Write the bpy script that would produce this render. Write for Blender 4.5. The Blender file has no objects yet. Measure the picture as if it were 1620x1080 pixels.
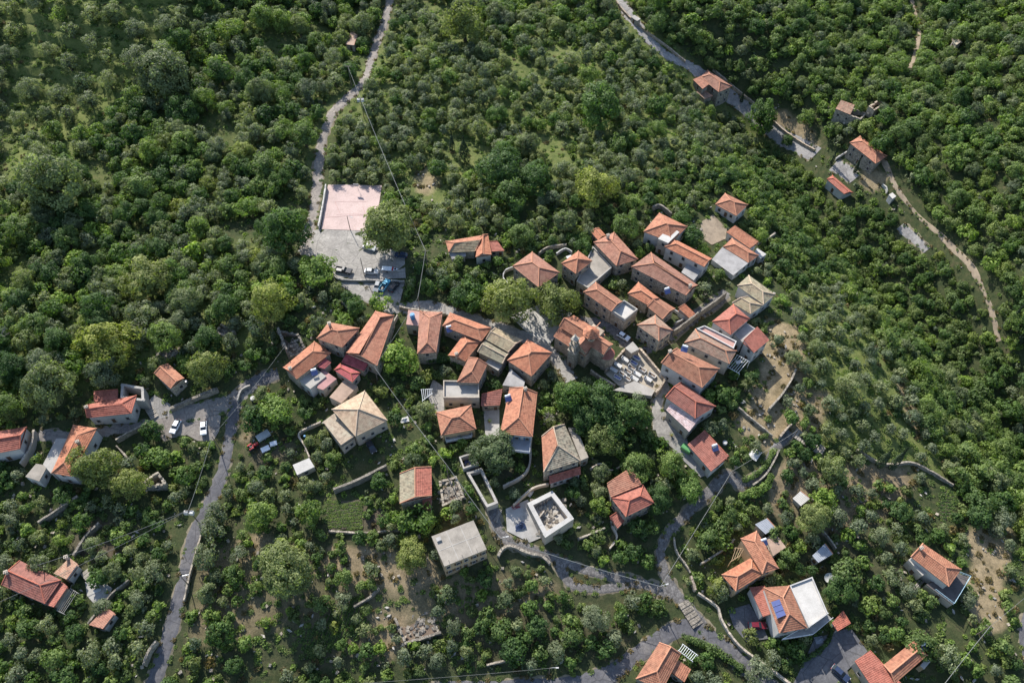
import bpy, math, random
import numpy as np
from mathutils import Vector, Matrix
from mathutils.geometry import delaunay_2d_cdt

S = bpy.context.scene
COL = S.collection
# ------------------------------------------------------------------ camera, sky, sun, exposure
PW, PH, FPX = 1620.0, 1080.0, 1261.0
CAM_Z, PITCH = 190.0, math.radians(54.5)
cam = bpy.data.cameras.new("camera"); co = bpy.data.objects.new("camera", cam); COL.objects.link(co)
cam.sensor_width = 36.0; cam.lens = 36.0*FPX/PW; cam.clip_start = 1.0; cam.clip_end = 6000.0
co.location = (0, 0, CAM_Z); co.rotation_euler = (math.pi/2-PITCH, 0, 0)
S.camera = co
SUN_EL, SUN_AZ = math.radians(36), math.radians(-25)      # azimuth from +Y towards +X
sunv = Vector((math.sin(SUN_AZ)*math.cos(SUN_EL), math.cos(SUN_AZ)*math.cos(SUN_EL), math.sin(SUN_EL)))
w = bpy.data.worlds.new("World"); S.world = w; w.use_nodes = True
nt = w.node_tree; bg = nt.nodes["Background"]
sky = nt.nodes.new("ShaderNodeTexSky"); sky.sky_type = 'NISHITA'; sky.sun_disc = False
sky.sun_elevation = SUN_EL; sky.sun_rotation = SUN_AZ; sky.altitude = 300
nt.links.new(sky.outputs[0], bg.inputs[0]); bg.inputs[1].default_value = 0.13
sl = bpy.data.lights.new("sun", 'SUN'); so = bpy.data.objects.new("sun", sl); COL.objects.link(so)
sl.energy = 4.6; sl.angle = math.radians(0.5); sl.color = (1.0, 0.955, 0.88)
so.rotation_euler = sunv.to_track_quat('Z', 'Y').to_euler(); so.location = (0, 150, 250)
S.view_settings.view_transform = 'Standard'; S.view_settings.look = 'None'
S.view_settings.exposure = 0.92; S.view_settings.gamma = 1.0; S.view_settings.use_curve_mapping = False
S.cycles.max_bounces = 5; S.cycles.diffuse_bounces = 3; S.cycles.transmission_bounces = 3
S.cycles.caustics_reflective = False; S.cycles.caustics_refractive = False

R = random.Random(7)
NR = np.random.default_rng(11)
# ------------------------------------------------------------------ terrain
def sstep(a, b, x):
    t = np.clip((np.asarray(x, float)-a)/(b-a), 0, 1); return t*t*(3-2*t)
def terr(x, y):
    x = np.asarray(x, float); y = np.asarray(y, float)
    z = -13*np.clip((140-y)/97, 0, 1.3)**1.2
    z = z + 26*sstep(215, 330, y)*sstep(-60, -170, x)                    # terraced slope, upper left
    z = z + 1.3*np.sin(x/17+y/31)+1.0*np.sin(y/14-x/37+1.3)+0.5*np.sin(x/7.5+y/9)
    z = z - 27*np.exp(-((x-118-0.43*(200-y))/28)**2)*sstep(50, 120, y)*sstep(320, 240, y)     # ravine beyond the ridge, right
    z = z + 24*sstep(140, 250, x)*sstep(60, 150, y)                      # far side of the ravine
    tm = sstep(225, 250, y)*sstep(-95, -115, x)
    q = (z + 0.22*x*0.35 - 0.02*y)/2.6; fq = np.floor(q); fr = q-fq
    zt = (fq+sstep(0.80, 0.98, fr))*2.6 - (0.22*x*0.35 - 0.02*y)
    return z*(1-tm) + (zt+0.5*(z-zt)*0.3)*tm
cp, sp = math.cos(PITCH), math.sin(PITCH)
def ray(px, py):
    u = (np.asarray(px, float)-PW/2)/FPX; v = (PH/2-np.asarray(py, float))/FPX
    return u, cp+v*sp, -sp+v*cp
def unproj_z(px, py, z):
    dx, dy, dz = ray(px, py); t = (z-CAM_Z)/dz; return dx*t, dy*t
def at(px, py, h=0.0):
    """point h metres above the ground on the sight line of a photo pixel"""
    z = np.zeros_like(np.asarray(px, float))+8.0
    for _ in range(14):
        x, y = unproj_z(px, py, z+h); z = 0.5*z+0.5*terr(x, y)
    x, y = unproj_z(px, py, z+h)
    return x, y, terr(x, y)
def P(px, py, h=0.0):
    x, y, z = at(px, py, h); return Vector((float(x), float(y), float(z)))
def proj(x, y, z):
    x = np.asarray(x, float); y = np.asarray(y, float); z = np.asarray(z, float)-CAM_Z
    d = y*cp-z*sp; v = y*sp+z*cp
    return PW/2+FPX*x/d, PH/2-FPX*v/d, d
# ------------------------------------------------------------------ materials
def newmat(name):
    m = bpy.data.materials.new(name); m.use_nodes = True
    return m, m.node_tree, m.node_tree.nodes["Principled BSDF"]
def N(nt, t, **kw):
    n = nt.nodes.new(t)
    for k, v in kw.items():
        if k.startswith('i_'): n.inputs[int(k[2:]) if k[2:].isdigit() else k[2:]].default_value = v
        else: setattr(n, k, v)
    return n
def ramp(nt, fac, stops):
    r = nt.nodes.new("ShaderNodeValToRGB"); e = r.color_ramp.elements
    while len(e) < len(stops): e.new(0.5)
    for i, (p, c) in enumerate(stops): e[i].position = p; e[i].color = (*c, 1)
    nt.links.new(fac, r.inputs[0]); return r.outputs[0]
def mixc(nt, a, b, f, mode='MIX'):
    m = nt.nodes.new("ShaderNodeMix"); m.data_type = 'RGBA'; m.blend_type = mode
    for sock, v in ((m.inputs[0], f), (m.inputs[6], a), (m.inputs[7], b)):
        if hasattr(v, 'is_output'): nt.links.new(v, sock)
        elif isinstance(v, (int, float)): sock.default_value = v
        else: sock.default_value = (*v, 1)
    return m.outputs[2]
def noise(nt, scale, detail=4, rough=0.6, vec=None):
    n = N(nt, "ShaderNodeTexNoise"); n.inputs['Scale'].default_value = scale
    n.inputs['Detail'].default_value = detail; n.inputs['Roughness'].default_value = rough
    if vec is None:
        g = N(nt, "ShaderNodeNewGeometry"); vec = g.outputs['Position']
    nt.links.new(vec, n.inputs['Vector']); return n.outputs['Fac']
def math_(nt, op, a, b=None):
    m = N(nt, "ShaderNodeMath", operation=op)
    for i, v in enumerate((a, b)):
        if v is None: continue
        if hasattr(v, 'is_output'): nt.links.new(v, m.inputs[i])
        else: m.inputs[i].default_value = v
    return m.outputs[0]
def bump(nt, bsdf, h, s, d):
    b = N(nt, "ShaderNodeBump"); b.inputs['Strength'].default_value = s; b.inputs['Distance'].default_value = d
    nt.links.new(h, b.inputs['Height']); nt.links.new(b.outputs[0], bsdf.inputs['Normal'])
def scl(c, k): return tuple(min(1, v*k) for v in c)
def surf(name, c, var=0.35, scale=1.2, rough=0.9, fine=6.0, bmp=0.3, spec=0.3):
    """weathered plain surface: blotches, fine grain, stains"""
    m, nt, b = newmat(name)
    n1 = noise(nt, scale*0.35); n2 = noise(nt, fine, 5, 0.7)
    col = ramp(nt, n1, [(0.30, scl(c, 1-var)), (0.55, c), (0.75, scl(c, 1+var*0.5))])
    col = mixc(nt, col, ramp(nt, n2, [(0.3, (0.62, 0.60, 0.58)), (0.65, (1.08, 1.08, 1.08))]), 0.7, 'MULTIPLY')
    oi = N(nt, "ShaderNodeObjectInfo")
    col = mixc(nt, col, ramp(nt, oi.outputs['Random'], [(0, (0.88, 0.87, 0.86)), (1, (1.06, 1.05, 1.03))]), 0.8, 'MULTIPLY')
    nt.links.new(col, b.inputs['Base Color']); b.inputs['Roughness'].default_value = rough
    b.inputs['Specular IOR Level'].default_value = spec
    if bmp: bump(nt, b, n2, bmp, 0.05)
    return m
def stonemat(name, c, scale=2.2, var=0.45):
    m, nt, b = newmat(name)
    g = N(nt, "ShaderNodeNewGeometry")
    v = N(nt, "ShaderNodeTexVoronoi"); v.inputs['Scale'].default_value = scale; nt.links.new(g.outputs['Position'], v.inputs['Vector'])
    vd = N(nt, "ShaderNodeTexVoronoi", feature='DISTANCE_TO_EDGE'); vd.inputs['Scale'].default_value = scale; nt.links.new(g.outputs['Position'], vd.inputs['Vector'])
    sx = N(nt, "ShaderNodeSeparateColor"); nt.links.new(v.outputs['Color'], sx.inputs[0])
    col = ramp(nt, sx.outputs[0], [(0, scl(c, 1-var)), (0.5, c), (1, scl(c, 1+var*0.6))])
    col = mixc(nt, scl(c, 0.45), col, ramp(nt, vd.outputs['Distance'], [(0.0, (0, 0, 0)), (0.09, (1, 1, 1))]))
    n1 = noise(nt, 0.5)
    col = mixc(nt, col, ramp(nt, n1, [(0.3, (0.7, 0.68, 0.66)), (0.7, (1.12, 1.1, 1.06))]), 0.8, 'MULTIPLY')
    nt.links.new(col, b.inputs['Base Color']); b.inputs['Roughness'].default_value = 0.95
    bump(nt, b, vd.outputs['Distance'], 0.7, 0.08)
    return m
def tilemat(name, c, var=0.3, lichen=0.0, lc=(0.30, 0.27, 0.19)):
    m, nt, b = newmat(name)
    uv = N(nt, "ShaderNodeUVMap"); s = N(nt, "ShaderNodeSeparateXYZ"); nt.links.new(uv.outputs[0], s.inputs[0])
    fu = math_(nt, 'FLOOR', math_(nt, 'DIVIDE', s.outputs[0], 0.42)); fv = math_(nt, 'FLOOR', math_(nt, 'DIVIDE', s.outputs[1], 0.5))
    cx = N(nt, "ShaderNodeCombineXYZ"); nt.links.new(fu, cx.inputs[0]); nt.links.new(fv, cx.inputs[1])
    oi = N(nt, "ShaderNodeObjectInfo"); nt.links.new(oi.outputs['Random'], cx.inputs[2])
    wn = N(nt, "ShaderNodeTexWhiteNoise"); nt.links.new(cx.outputs[0], wn.inputs['Vector'])
    col = ramp(nt, wn.outputs['Value'], [(0, scl(c, 1-var)), (0.5, c), (1, scl(c, 1+var*0.7))])
    hue = (c[0]*0.95, c[1]*1.16, c[2]*1.2)
    col = mixc(nt, col, hue, ramp(nt, noise(nt, 0.45, 5), [(0.42, (0, 0, 0)), (0.72, (0.75,)*3)]))
    if lichen: col = mixc(nt, col, lc, ramp(nt, noise(nt, 1.1, 6, 0.7), [(0.5-lichen*0.3, (0, 0, 0)), (0.75-lichen*0.2, (lichen,)*3)]))
    col = mixc(nt, col, ramp(nt, noise(nt, 0.9, 6, 0.7), [(0.33, (0.50, 0.48, 0.47)), (0.54, (1, 1, 1)), (0.72, (1.1, 1.12, 1.14))]), 0.85, 'MULTIPLY')
    col = mixc(nt, col, ramp(nt, oi.outputs['Random'], [(0, (0.76, 0.78, 0.80)), (0.5, (1, 1, 1)), (1, (1.18, 1.03, 0.92))]), 1.0, 'MULTIPLY')
    nt.links.new(col, b.inputs['Base Color']); b.inputs['Roughness'].default_value = 0.8
    sw = math_(nt, 'SINE', math_(nt, 'MULTIPLY', s.outputs[0], 2*math.pi/0.42))
    bump(nt, b, sw, 0.35, 0.05)
    return m
def leafmat(name, c, c2, trans=0.44):
    m, nt, b = newmat(name)
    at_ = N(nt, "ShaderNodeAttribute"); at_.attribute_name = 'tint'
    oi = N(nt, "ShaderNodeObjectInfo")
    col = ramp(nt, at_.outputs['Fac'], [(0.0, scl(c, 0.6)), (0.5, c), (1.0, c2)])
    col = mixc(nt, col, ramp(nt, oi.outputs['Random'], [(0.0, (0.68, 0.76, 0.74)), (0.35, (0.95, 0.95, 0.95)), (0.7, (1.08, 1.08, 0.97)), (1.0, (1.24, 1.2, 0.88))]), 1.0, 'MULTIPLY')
    nt.links.new(col, b.inputs['Base Color']); b.inputs['Roughness'].default_value = 0.6
    b.inputs['Specular IOR Level'].default_value = 0.25
    tr = N(nt, "ShaderNodeBsdfTranslucent"); nt.links.new(mixc(nt, col, (1.16, 1.34, 0.56), 1.0, 'MULTIPLY'), tr.inputs[0])
    mx = N(nt, "ShaderNodeMixShader"); mx.inputs[0].default_value = trans
    nt.links.new(b.outputs[0], mx.inputs[1]); nt.links.new(tr.outputs[0], mx.inputs[2])
    nt.links.new(mx.outputs[0], nt.nodes["Material Output"].inputs[0])
    return m
def plain(name, c, rough=0.5, metal=0.0):
    m, nt, b = newmat(name); b.inputs['Base Color'].default_value = (*c, 1)
    b.inputs['Roughness'].default_value = rough; b.inputs['Metallic'].default_value = metal
    n1 = noise(nt, 1.7); col = mixc(nt, c, ramp(nt, n1, [(0.3, (0.75,)*3), (0.65, (1.05,)*3)]), 0.6, 'MULTIPLY')
    nt.links.new(col, b.inputs['Base Color']); return m
M = dict(
    terra=tilemat("terracotta_tiles", (0.35, 0.142, 0.080), 0.2), red=tilemat("red_tiles", (0.31, 0.105, 0.074), 0.2),
    rose=tilemat("rose_tiles", (0.325, 0.145, 0.094), 0.2), old=tilemat("old_tiles", (0.33, 0.17, 0.115), 0.3, 0.5),
    tan=tilemat("lichen_tiles", (0.29, 0.235, 0.155), 0.4, 0.5, (0.22, 0.20, 0.13)), cream=tilemat("cream_tiles", (0.37, 0.29, 0.21), 0.12),
    pale=tilemat("bleached_tiles", (0.55, 0.40, 0.38), 0.3), crimson=tilemat("crimson_sheet", (0.33, 0.07, 0.075), 0.1),
    stone_tile=tilemat("stone_slates", (0.30, 0.24, 0.17), 0.6, 0.4, (0.2, 0.19, 0.14)),
    weeds=surf("weedy_floor", (.075, .095, .035), .5, 2.0, fine=4.0), stone=stonemat("rubble_stone", (0.34, 0.30, 0.245)), stone_dk=stonemat("dark_stone", (0.24, 0.215, 0.18)), stone_pk=stonemat("church_stone", (0.42, 0.34, 0.26), 1.6, 0.3),
    white=surf("white_render", (0.50, 0.49, 0.475), 0.18), plaster=surf("beige_render", (0.46, 0.40, 0.33), 0.25), grey_r=surf("grey_render", (0.40, 0.385, 0.37), 0.25),
    ochre=surf("ochre_render", (0.52, 0.38, 0.24), 0.2),
    conc=surf("concrete_slab", (0.325, 0.295, 0.255), 0.3), conc_l=surf("pale_concrete", (0.38, 0.36, 0.33), 0.2), conc_w=surf("white_slab", (0.47, 0.455, 0.43), 0.15),
    conc_g=surf("grey_slab", (0.33, 0.32, 0.315), 0.3), pink=surf("pink_slab", (0.40, 0.22, 0.21), 0.25), pinkt=surf("pink_terrace", (0.48, 0.29, 0.25), 0.25), brown=surf("brown_slab", (0.36, 0.26, 0.20), 0.3),
    metal=surf("corrugated_metal", (0.30, 0.32, 0.36), 0.2, rough=0.5, spec=0.5), dark=plain("dark_opening", (0.025, 0.025, 0.03), 0.4), wood=plain("brown_shutter", (0.10, 0.055, 0.03), 0.7),
    blue=plain("blue_shutter", (0.05, 0.13, 0.25), 0.6), glass=plain("window_glass", (0.03, 0.04, 0.05), 0.15), rail=plain("white_rail", (0.7, 0.72, 0.74), 0.4), brail=plain("pale_blue_rail", (0.42, 0.60, 0.70), 0.4),
    ridge=surf("ridge_tiles", (0.50, 0.24, 0.15), 0.2, fine=3), ridge_c=surf("pale_ridge_tiles", (0.52, 0.40, 0.29), 0.15, fine=3), ridge_r=surf("red_ridge_tiles", (0.45, 0.15, 0.10), 0.2, fine=3),
    bark=surf("bark", (0.12, 0.095, 0.075), 0.3), pole=surf("weathered_pole", (0.16, 0.13, 0.11), 0.2), cable=plain("grey_cable", (0.17, 0.175, 0.165), 0.6),
    tyre=plain("tyre_rubber", (0.02, 0.02, 0.02), 0.8), steel=plain("steel", (0.5, 0.5, 0.5), 0.35, 0.6), marble=surf("marble", (0.52, 0.515, 0.50), 0.12, fine=3), soil=surf("grave_soil", (0.16, 0.12, 0.09), 0.3),
    pv=plain("solar_cells", (0.10, 0.12, 0.26), 0.2), cyp=leafmat("cypress_leaf", (0.028, 0.045, 0.022), (0.06, 0.085, 0.035), 0.1),
    olive=leafmat("olive_leaf", (0.168, 0.198, 0.12), (0.315, 0.345, 0.225)), dgreen=leafmat("dark_leaf", (0.070, 0.128, 0.040), (0.155, 0.235, 0.072)),
    green=leafmat("green_leaf", (0.132, 0.193, 0.060), (0.265, 0.335, 0.115)), bright=leafmat("bright_leaf", (0.155, 0.235, 0.058), (0.295, 0.385, 0.11)),
    yell=leafmat("yellow_leaf", (0.19, 0.22, 0.07), (0.34, 0.36, 0.13)), airy=leafmat("grey_leaf", (0.152, 0.187, 0.092), (0.275, 0.312, 0.158)),
    scrub=leafmat("scrub_leaf", (0.135, 0.185, 0.062), (0.265, 0.315, 0.115)), dry=leafmat("dry_leaf", (0.16, 0.125, 0.06), (0.30, 0.235, 0.12)),
)
RIDGE = dict(terra='ridge', red='ridge_r', rose='ridge', old='ridge', tan='ridge_c', cream='ridge_c', pale='ridge_r', crimson='ridge_r', stone_tile='ridge_c')
# ------------------------------------------------------------------ mesh helpers
class MB:
    def __init__(s): s.v = []; s.f = []; s.uv = []
    def face(s, pts, uv=None):
        i = len(s.v); s.v += [tuple(p) for p in pts]; s.f.append(tuple(range(i, i+len(pts))))
        s.uv += list(uv) if uv else [(p[0]+p[1]*0.3, p[2]) for p in pts]
    def box(s, c, x, y, z):
        """c centre, x/y/z half-extent vectors"""
        c = Vector(c)
        k = [c+a*x+b*y+d*z for d in (-1, 1) for b in (-1, 1) for a in (-1, 1)]
        for q in ((0, 2, 3, 1), (4, 5, 7, 6), (0, 1, 5, 4), (2, 6, 7, 3), (0, 4, 6, 2), (1, 3, 7, 5)): s.face([k[i] for i in q])
    def abox(s, c, hx, hy, hz, rz=0):
        X = Vector((math.cos(rz), math.sin(rz), 0)); Y = Vector((-math.sin(rz), math.cos(rz), 0))
        s.box(c, X*hx, Y*hy, Vector((0, 0, hz)))
    def tube(s, pts, r, n=6, r2=None):
        pts = [Vector(p) for p in pts]; rings = []
        for i, p in enumerate(pts):
            d = (pts[min(i+1, len(pts)-1)]-pts[max(i-1, 0)]).normalized()
            a = d.cross(Vector((0, 0, 1))); a = a.normalized() if a.length > 1e-3 else Vector((1, 0, 0)); b = d.cross(a).normalized()
            rr = r if r2 is None else r+(r2-r)*i/(len(pts)-1)
            rings.append([p+a*rr*math.cos(2*math.pi*k/n)+b*rr*math.sin(2*math.pi*k/n) for k in range(n)])
        for A, B in zip(rings, rings[1:]):
            for k in range(n): s.face([A[k], A[(k+1) % n], B[(k+1) % n], B[k]])
        s.face(rings[0][::-1]); s.face(rings[-1])
    def prism(s, poly, z0, z1, top=True, bottom=False):
        n = len(poly)
        for i in range(n):
            a, b = poly[i], poly[(i+1) % n]
            za0 = z0[i] if hasattr(z0, '__len__') else z0; zb0 = z0[(i+1) % n] if hasattr(z0, '__len__') else z0
            za1 = z1[i] if hasattr(z1, '__len__') else z1; zb1 = z1[(i+1) % n] if hasattr(z1, '__len__') else z1
            s.face([(a[0], a[1], za0), (b[0], b[1], zb0), (b[0], b[1], zb1), (a[0], a[1], za1)])
        if top: s.face([(p[0], p[1], z1[i] if hasattr(z1, '__len__') else z1) for i, p in enumerate(poly)])
        if bottom: s.face([(p[0], p[1], z0) for p in poly[::-1]])
    def build(s, name, mat, parent=None, smooth=False, off=None):
        me = bpy.data.meshes.new(name)
        v = s.v if off is None else [(p[0]-off[0], p[1]-off[1], p[2]-off[2]) for p in s.v]
        me.from_pydata(v, [], s.f); ul = me.uv_layers.new(name="UVMap")
        ul.data.foreach_set("uv", [c for u in s.uv for c in u])
        for m in (mat if isinstance(mat, (list, tuple)) else [mat]): me.materials.append(m)
        if smooth: me.polygons.foreach_set("use_smooth", [True]*len(me.polygons))
        return link(name, me, parent)
def link(name, me, parent=None):
    o = bpy.data.objects.new(name, me); COL.objects.link(o)
    if parent is not None: o.parent = parent
    return o
def tag(o, label, cat, group=None):
    o['label'] = label; o['category'] = cat
    if group: o['group'] = group
    return o
def thing(name, label, cat, loc, group=None, rz=0):
    o = bpy.data.objects.new(name, None); COL.objects.link(o); o.location = loc; o.rotation_euler = (0, 0, rz)
    o.empty_display_size = 0.5
    return tag(o, label, cat, group)
def structure(o): o['kind'] = 'structure'; return o
LM = []                                   # landmarks for telling trees apart: (phrase, px, py)
# photo-space rasters used only to keep planting off roofs, roads and yards
PROT = np.zeros((1080, 1620), bool)
def pip(poly, X, Y):
    ins = np.zeros(X.shape, bool); n = len(poly)
    for i in range(n):
        x1, y1 = poly[i]; x2, y2 = poly[(i+1) % n]
        c = ((y1 > Y) != (y2 > Y)); 
        with np.errstate(divide='ignore', invalid='ignore'):
            ins ^= c & (X < (x2-x1)*(Y-y1)/((y2-y1) if y2 != y1 else 1e-9)+x1)
    return ins
def paint(R_, poly, val, grow=0):
    c = np.mean(poly, 0); poly = [(p[0]+(p[0]-c[0])*grow/max(20, np.hypot(*(p-c))), p[1]+(p[1]-c[1])*grow/max(20, np.hypot(*(p-c)))) for p in np.array(poly, float)]
    xs = [p[0] for p in poly]; ys = [p[1] for p in poly]
    x0, x1 = max(0, int(min(xs))), min(R_.shape[1], int(max(xs))+2); y0, y1 = max(0, int(min(ys))), min(R_.shape[0], int(max(ys))+2)
    if x1 <= x0 or y1 <= y0: return
    X, Y = np.meshgrid(np.arange(x0, x1)+0.5, np.arange(y0, y1)+0.5)
    R_[y0:y1, x0:x1][pip(poly, X, Y)] = val
def protect(poly, grow=3): paint(PROT, poly, True, grow)
BLK = np.zeros((600, 760), bool)           # world raster, 1 m cells: x -380..380, y -60..540
def block(poly, grow=0):
    c = np.mean(np.array(poly), 0)
    paint(BLK, [(p[0]+380, p[1]+60) for p in poly], True, grow)
def blocked(x, y):
    i = int(x+380); j = int(y+60)
    return 0 <= i < 760 and 0 <= j < 600 and BLK[j, i]
# ------------------------------------------------------------------ roofs and houses
def clip_band(poly, v0, v1):
    def half(pts, f):
        out = []
        for i in range(len(pts)):
            a, b = pts[i], pts[(i+1) % len(pts)]; fa, fb = f(a), f(b)
            if fa >= 0: out.append(a)
            if (fa > 0 > fb) or (fa < 0 < fb):
                t = fa/(fa-fb); out.append((a[0]+(b[0]-a[0])*t, a[1]+(b[1]-a[1])*t))
        return out
    p = half(poly, lambda q: q[1]-v0)
    return half(p, lambda q: v1-q[1]) if len(p) > 2 else []
def courses(mb, pts, step=0.5, lift=0.075):
    """one roof slope laid in stepped courses of tiles; pts[0]-pts[1] is the eave"""
    pts = [Vector(p) for p in pts]
    e = (pts[1]-pts[0]).normalized(); n = e.cross(pts[-1]-pts[0]).normalized()
    if n.z < 0: n = -n
    v = n.cross(e)
    uv = [((p-pts[0]).dot(e), (p-pts[0]).dot(v)) for p in pts]; vm = max(p[1] for p in uv)
    k = 0
    while k*step < vm-1e-3:
        v0, v1 = k*step, min((k+1)*step, vm); b = clip_band(uv, v0, v1)
        if len(b) > 2:
            up = lambda q: lift*(1-(q[1]-v0)/step*0.85)+R.uniform(-.008, .008)
            W3 = [pts[0]+e*q[0]+v*q[1]+n*up(q) for q in b]
            mb.face(W3, b)
            lo = [q for q in b if abs(q[1]-v0) < 1e-5]
            if len(lo) >= 2:
                a, c = min(lo), max(lo)
                mb.face([pts[0]+e*a[0]+v*a[1]-n*0.02, pts[0]+e*c[0]+v*c[1]-n*0.02, pts[0]+e*c[0]+v*c[1]+n*lift, pts[0]+e*a[0]+v*a[1]+n*lift], [a, c, c, a])
        k += 1
def add_ridges(name, lines, mat, parent, off, r=0.15):
    mb = MB()
    for a, b in lines:
        a, b = Vector(a), Vector(b); L = (b-a).length; n = max(1, int(L/0.9))
        for i in range(n):                              # overlapping cap pieces
            p = a.lerp(b, i/n); q = a.lerp(b, (i+1.12)/n if i < n-1 else 1)
            mb.tube([p+Vector((0, 0, .07)), q+Vector((0, 0, .10))], r, 6)
    return mb.build(name, mat, parent, off=off)
def opening(parent, off, a, b, t, zc, wd, ht, kind, sh):
    """window or door on wall a-b (outward right of a->b)"""
    a, b = Vector(a), Vector(b); e = (b-a); e.z = 0; e.normalize(); n = Vector((e.y, -e.x, 0)); c = a.lerp(b, t); c.z = zc
    mb = MB(); Z = Vector((0, 0, 1))
    fr = 0.11
    mb.box(c+n*.05+Z*(ht/2+fr/2), e*(wd/2+fr), n*.08, Z*fr/2); mb.box(c+n*.07-Z*(ht/2+fr/2), e*(wd/2+fr*1.4), n*.12, Z*fr/2)
    for s in (-1, 1): mb.box(c+n*.05+e*s*(wd/2+fr/2), e*fr/2, n*.08, Z*ht/2)
    w_ = mb.build(kind, M['conc_l'], parent, off=off)
    p = MB(); p.box(c+n*.02, e*wd/2, n*.03, Z*ht/2); p.build("pane" if kind == 'window' else "door_leaf", M['dark'] if kind == 'window' else M['wood'], w_, off=off)
    if sh and kind == 'window':
        for s in (-1, 1):
            m = MB(); m.box(c+n*.09+e*s*(wd/2+.11+wd*.26), e*wd*.24, n*.03, Z*ht/2); m.build("shutter", M[sh], w_, off=off)
def house(name, label, q, h, roof='hip', axis=0, ends='hh', rc='terra', wc='stone', win=(2, 2), sh=None, pitch=23, lm=None, cat='house',
          ext=None, chim=(), o=0.32, cols=None, hip=1.0, par=0.0, rise=None, door=True, zb=None, top=None, prot=4, back=0):
    q = [tuple(map(float, p)) for p in q]
    c = np.mean(q, 0); x, y, zg = at(c[0], c[1], h); zg = float(zg); ze = zg+h
    if zb is not None: ze = zb
    cn = [Vector((*map(float, unproj_z(p[0], p[1], ze)), ze)) for p in q]
    ctr = sum(cn, Vector())/4; root = thing(name, label, cat, (ctr.x, ctr.y, float(terr(ctr.x, ctr.y)))); off = tuple(root.location)
    block([(p.x, p.y) for p in cn], 0.6); protect(q, prot)
    lo = [proj(p.x, p.y, float(terr(p.x, p.y))+0.5) for p in cn]; protect([(float(a[0]), float(a[1])) for a in lo], prot-2)
    wallp = [(float(lo[0][0]), float(lo[0][1])), (float(lo[1][0]), float(lo[1][1])), q[1], q[0]]; protect(wallp, 1)
    if lm: LM.append((lm, c[0], c[1]))
    if roof == 'flat': o = 0.04
    wl = [p+(ctr-p).normalized()*min(o*1.3, (ctr-p).length*.3) for p in cn]
    zb_ = [float(terr(p.x, p.y))-1.5 for p in wl]
    wm = MB(); wm.prism([(p.x, p.y) for p in wl], zb_, ze-0.06)
    rm = MB(); lines = []; Z = Vector((0, 0, 1))
    if roof in ('hip', 'gable'):
        k = cn[1:]+cn[:1] if axis else cn; kw = wl[1:]+wl[:1] if axis else wl
        wA, wB = (k[3]-k[0]).length, (k[2]-k[1]).length; mA, mB = (k[0]+k[3])/2, (k[1]+k[2])/2; L = (mB-mA).length; d = (mB-mA)/L
        rs = rise if rise is not None else math.tan(math.radians(pitch))*(wA+wB)/4
        iA = min(wA/2*hip, L*.485) if ends[0] == 'h' else 0; iB = min(wB/2*hip, L*.485) if ends[1] == 'h' else 0
        rA, rB = mA+d*iA+Z*rs, mB-d*iB+Z*rs
        faces = [[k[0], k[1], rB, rA], [k[2], k[3], rA, rB]]
        lines.append((rA, rB))
        if iA: faces.append([k[3], k[0], rA]); lines += [(k[0], rA), (k[3], rA)]
        else:
            g = (kw[0]+kw[3])/2; wm.face([kw[3]-Z*.06, kw[0]-Z*.06, Vector((g.x, g.y, ze+rs-.12))]); lines += [(k[0], rA), (k[3], rA)]
        if iB: faces.append([k[1], k[2], rB]); lines += [(k[1], rB), (k[2], rB)]
        else:
            g = (kw[1]+kw[2])/2; wm.face([kw[1]-Z*.06, kw[2]-Z*.06, Vector((g.x, g.y, ze+rs-.12))]); lines += [(k[1], rB), (k[2], rB)]
        ridge_top = max(rA.z, rB.z)
    elif roof == 'shed':
        k = cn[axis:]+cn[:axis]; kw = wl[axis:]+wl[:axis]; dep = ((k[3]-k[0]).length+(k[2]-k[1]).length)/2
        rs = rise if rise is not None else math.tan(math.radians(pitch*.55))*dep
        faces = [[k[0], k[1], k[2]+Z*rs, k[3]+Z*rs]]
        a, b, c2, d2 = kw; tt = rs-.1
        wm.face([b-Z*.06, c2-Z*.06, c2+Z*tt]); wm.face([a-Z*.06, d2+Z*tt, d2-Z*.06]); wm.face([c2-Z*.06, d2-Z*.06, d2+Z*tt, c2+Z*tt]); ridge_top = ze+rs
        lines.append((k[3]+Z*rs, k[2]+Z*rs))
    else:
        faces = []; ridge_top = ze
    wm.build("wall", M[wc], root, off=off)
    if roof == 'flat':
        sl = MB(); sl.prism([(p.x, p.y) for p in cn], ze-.22, ze, bottom=True)
        ro = sl.build("roof", M[rc], root, off=off)
        if par:
            pb = MB()
            for i in range(4):
                a, b = cn[i], cn[(i+1) % 4]; e = (b-a).normalized(); n = Vector((-e.y, e.x, 0))
                pb.box((a+b)/2+n*.15+Z*(par/2-.01), e*((b-a).length/2-.001-(.3 if i % 2 else 0)), n*.14, Z*par/2)
            pb.build("parapet", M[wc if wc in ('white', 'plaster') else 'conc_l'], ro, off=off)
    else:
        ro = None
        for i, f in enumerate(faces):
            m_ = (cols[i] if cols and i < len(cols) else rc)
            if cols and i:
                r2 = MB(); courses(r2, f); r2.build("roof_slope", M[m_], root, off=off)
            else: courses(rm, f)
        # eave board under the tiles
        for i in range(4):
            a, b = cn[i], cn[(i+1) % 4]; rm.face([a-Z*.16, b-Z*.16, b-Z*.01, a-Z*.01])
        rm.face([p-Z*.16 for p in cn[::-1]])
        ro = rm.build("roof", M[cols[0] if cols else rc], root, off=off)
        add_ridges("ridge_cap", lines, M[RIDGE.get(rc, 'ridge')], ro, off, 0.17 if roof != 'shed' else .1)
    if ext: ext(root, off, cn, ze, ro)
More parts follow.
